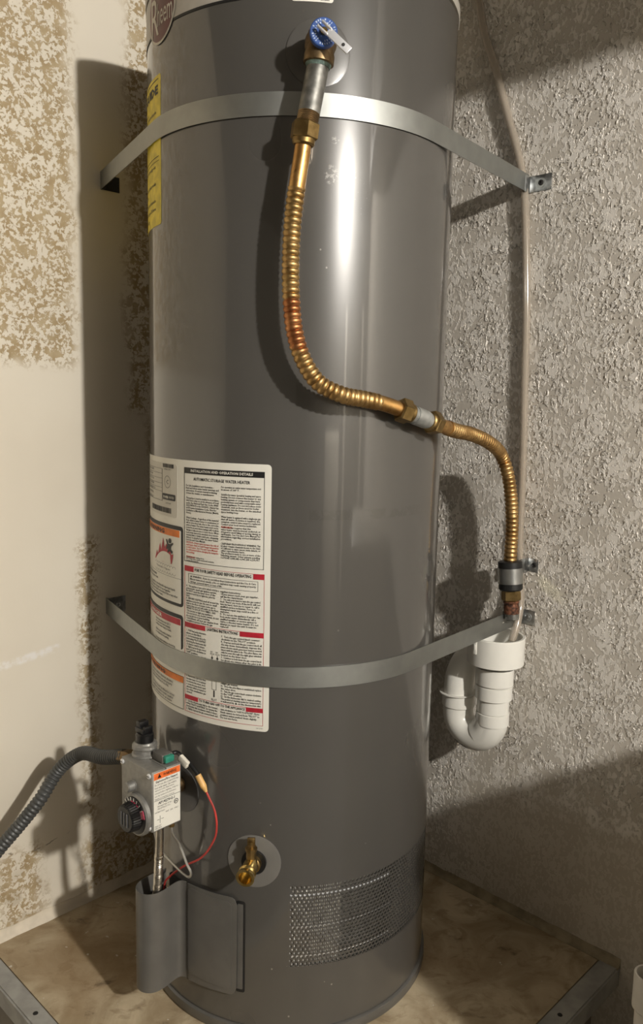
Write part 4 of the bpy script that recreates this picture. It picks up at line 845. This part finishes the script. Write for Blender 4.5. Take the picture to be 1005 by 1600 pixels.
# ================================================================== UNSEEN PROPS ADDED to shade the wall and reflect in the tank; lamp
wc = thing('wall_shade_box', 'white wall cabinet high on the right wall, added unseen to shade its upper part', 'box_prop', WB(1.2, 1.70, 0)); cz = 1.70  # added box, unseen, placed to shade the top of the right wall
mb = MB().bbox(WB(1.25, (cz + 2.03) / 2, .152), TA, Z, NB, .95, 2.03 - cz, .295, .003); obj('carcass', mb, 'wood', wc)
for k in (0, 1): d_ = obj('door', MB().bbox(WB(1.015 + .47 * k, (cz + 2.03) / 2, .309), TA, Z, NB, .46, 2.02 - cz, .016, .003), 'wood', wc); obj('knob', MB().lathe([(0, .006), (.012, .006), (.014, .013), (.022, .012)], WB(1.2 + .1 * k, cz + .05, .317), -NB, 16), 'alu', d_)
ch = thing('floor_shade_box', 'white chest freezer on the garage floor beside the platform, added unseen to shade wall and deck', 'prop', WB(1.2, ZF, .3))  # added unseen box, sized to throw shade on lower wall and deck
obj('box_prop', MB().bbox(WB(1.22, (ZF + .64) / 2, .255), TA, Z, NB, .62, .64 - ZF, .48, .03), 'wood', ch); ld_ = obj('lid', MB().bbox(WB(1.22, .672, .255), TA, Z, NB, .64, .06, .50, .028), 'wood', ch); obj('handle', MB().bbox(WB(1.22, .67, .514), TA, Z, NB, .12, .02, .02, .004), 'alu', ld_)
fz = thing('glow_reflector', 'tall white upright freezer by the far wall under the lamp, added unseen for its glow in the tank', 'prop', (1.54, -3.02, ZF))  # added unseen white body whose reflection makes the tank's lower glow
ev = Vector((.5, -.866, 0)); eu = Vector((.866, .5, 0)); fc_ = Vector((1.54, -3.02, (ZF + .87) / 2))
obj('box_prop', MB().bbox(fc_, eu, ev, Z, .56, .50, .87 - ZF, .012), 'wood', fz); fdoor = obj('door', MB().bbox(fc_ - ev * .272, eu, ev, Z, .555, .04, .87 - ZF - .05, .012), 'wood', fz); obj('handle', MB().bbox(fc_ - ev * .305 + eu * .23 + Z * .2, eu, ev, Z, .025, .025, .3, .006), 'alu', fdoor)
W2 = lambda sx, zz, off: TL * sx + NA * (CA - EXT + off) + Z * zz
dr1 = thing('streak_reflector_door', 'dark flush door in white casing on the far wall, added unseen for its streak in the tank', 'door', W2(-.25, ZF, .02))  # added unseen door, its white casing mirrors as a streak on the tank
obj('door_leaf', MB().bbox(W2(-.25, .52, .02), TL, Z, NA, .70, 1.94, .035, .003), 'panel', dr1)
for sx, wd_ in ((.14, .08), (-.64, .08)): obj('casing', MB().bbox(W2(sx, .55, .014), TL, Z, NA, wd_, 2.0, .022, .003), 'wood', dr1)
bl = thing('ceiling_lamp', 'bare bulb lamp on the garage ceiling, beyond the view', 'lamp', (1.55, -2.4, ZC)); obj('lamp_holder', MB().lathe([(0, .06), (.02, .055), (.03, .025), (.07, .022)], (1.55, -2.4, ZC), -Z, 28), 'wood', bl)
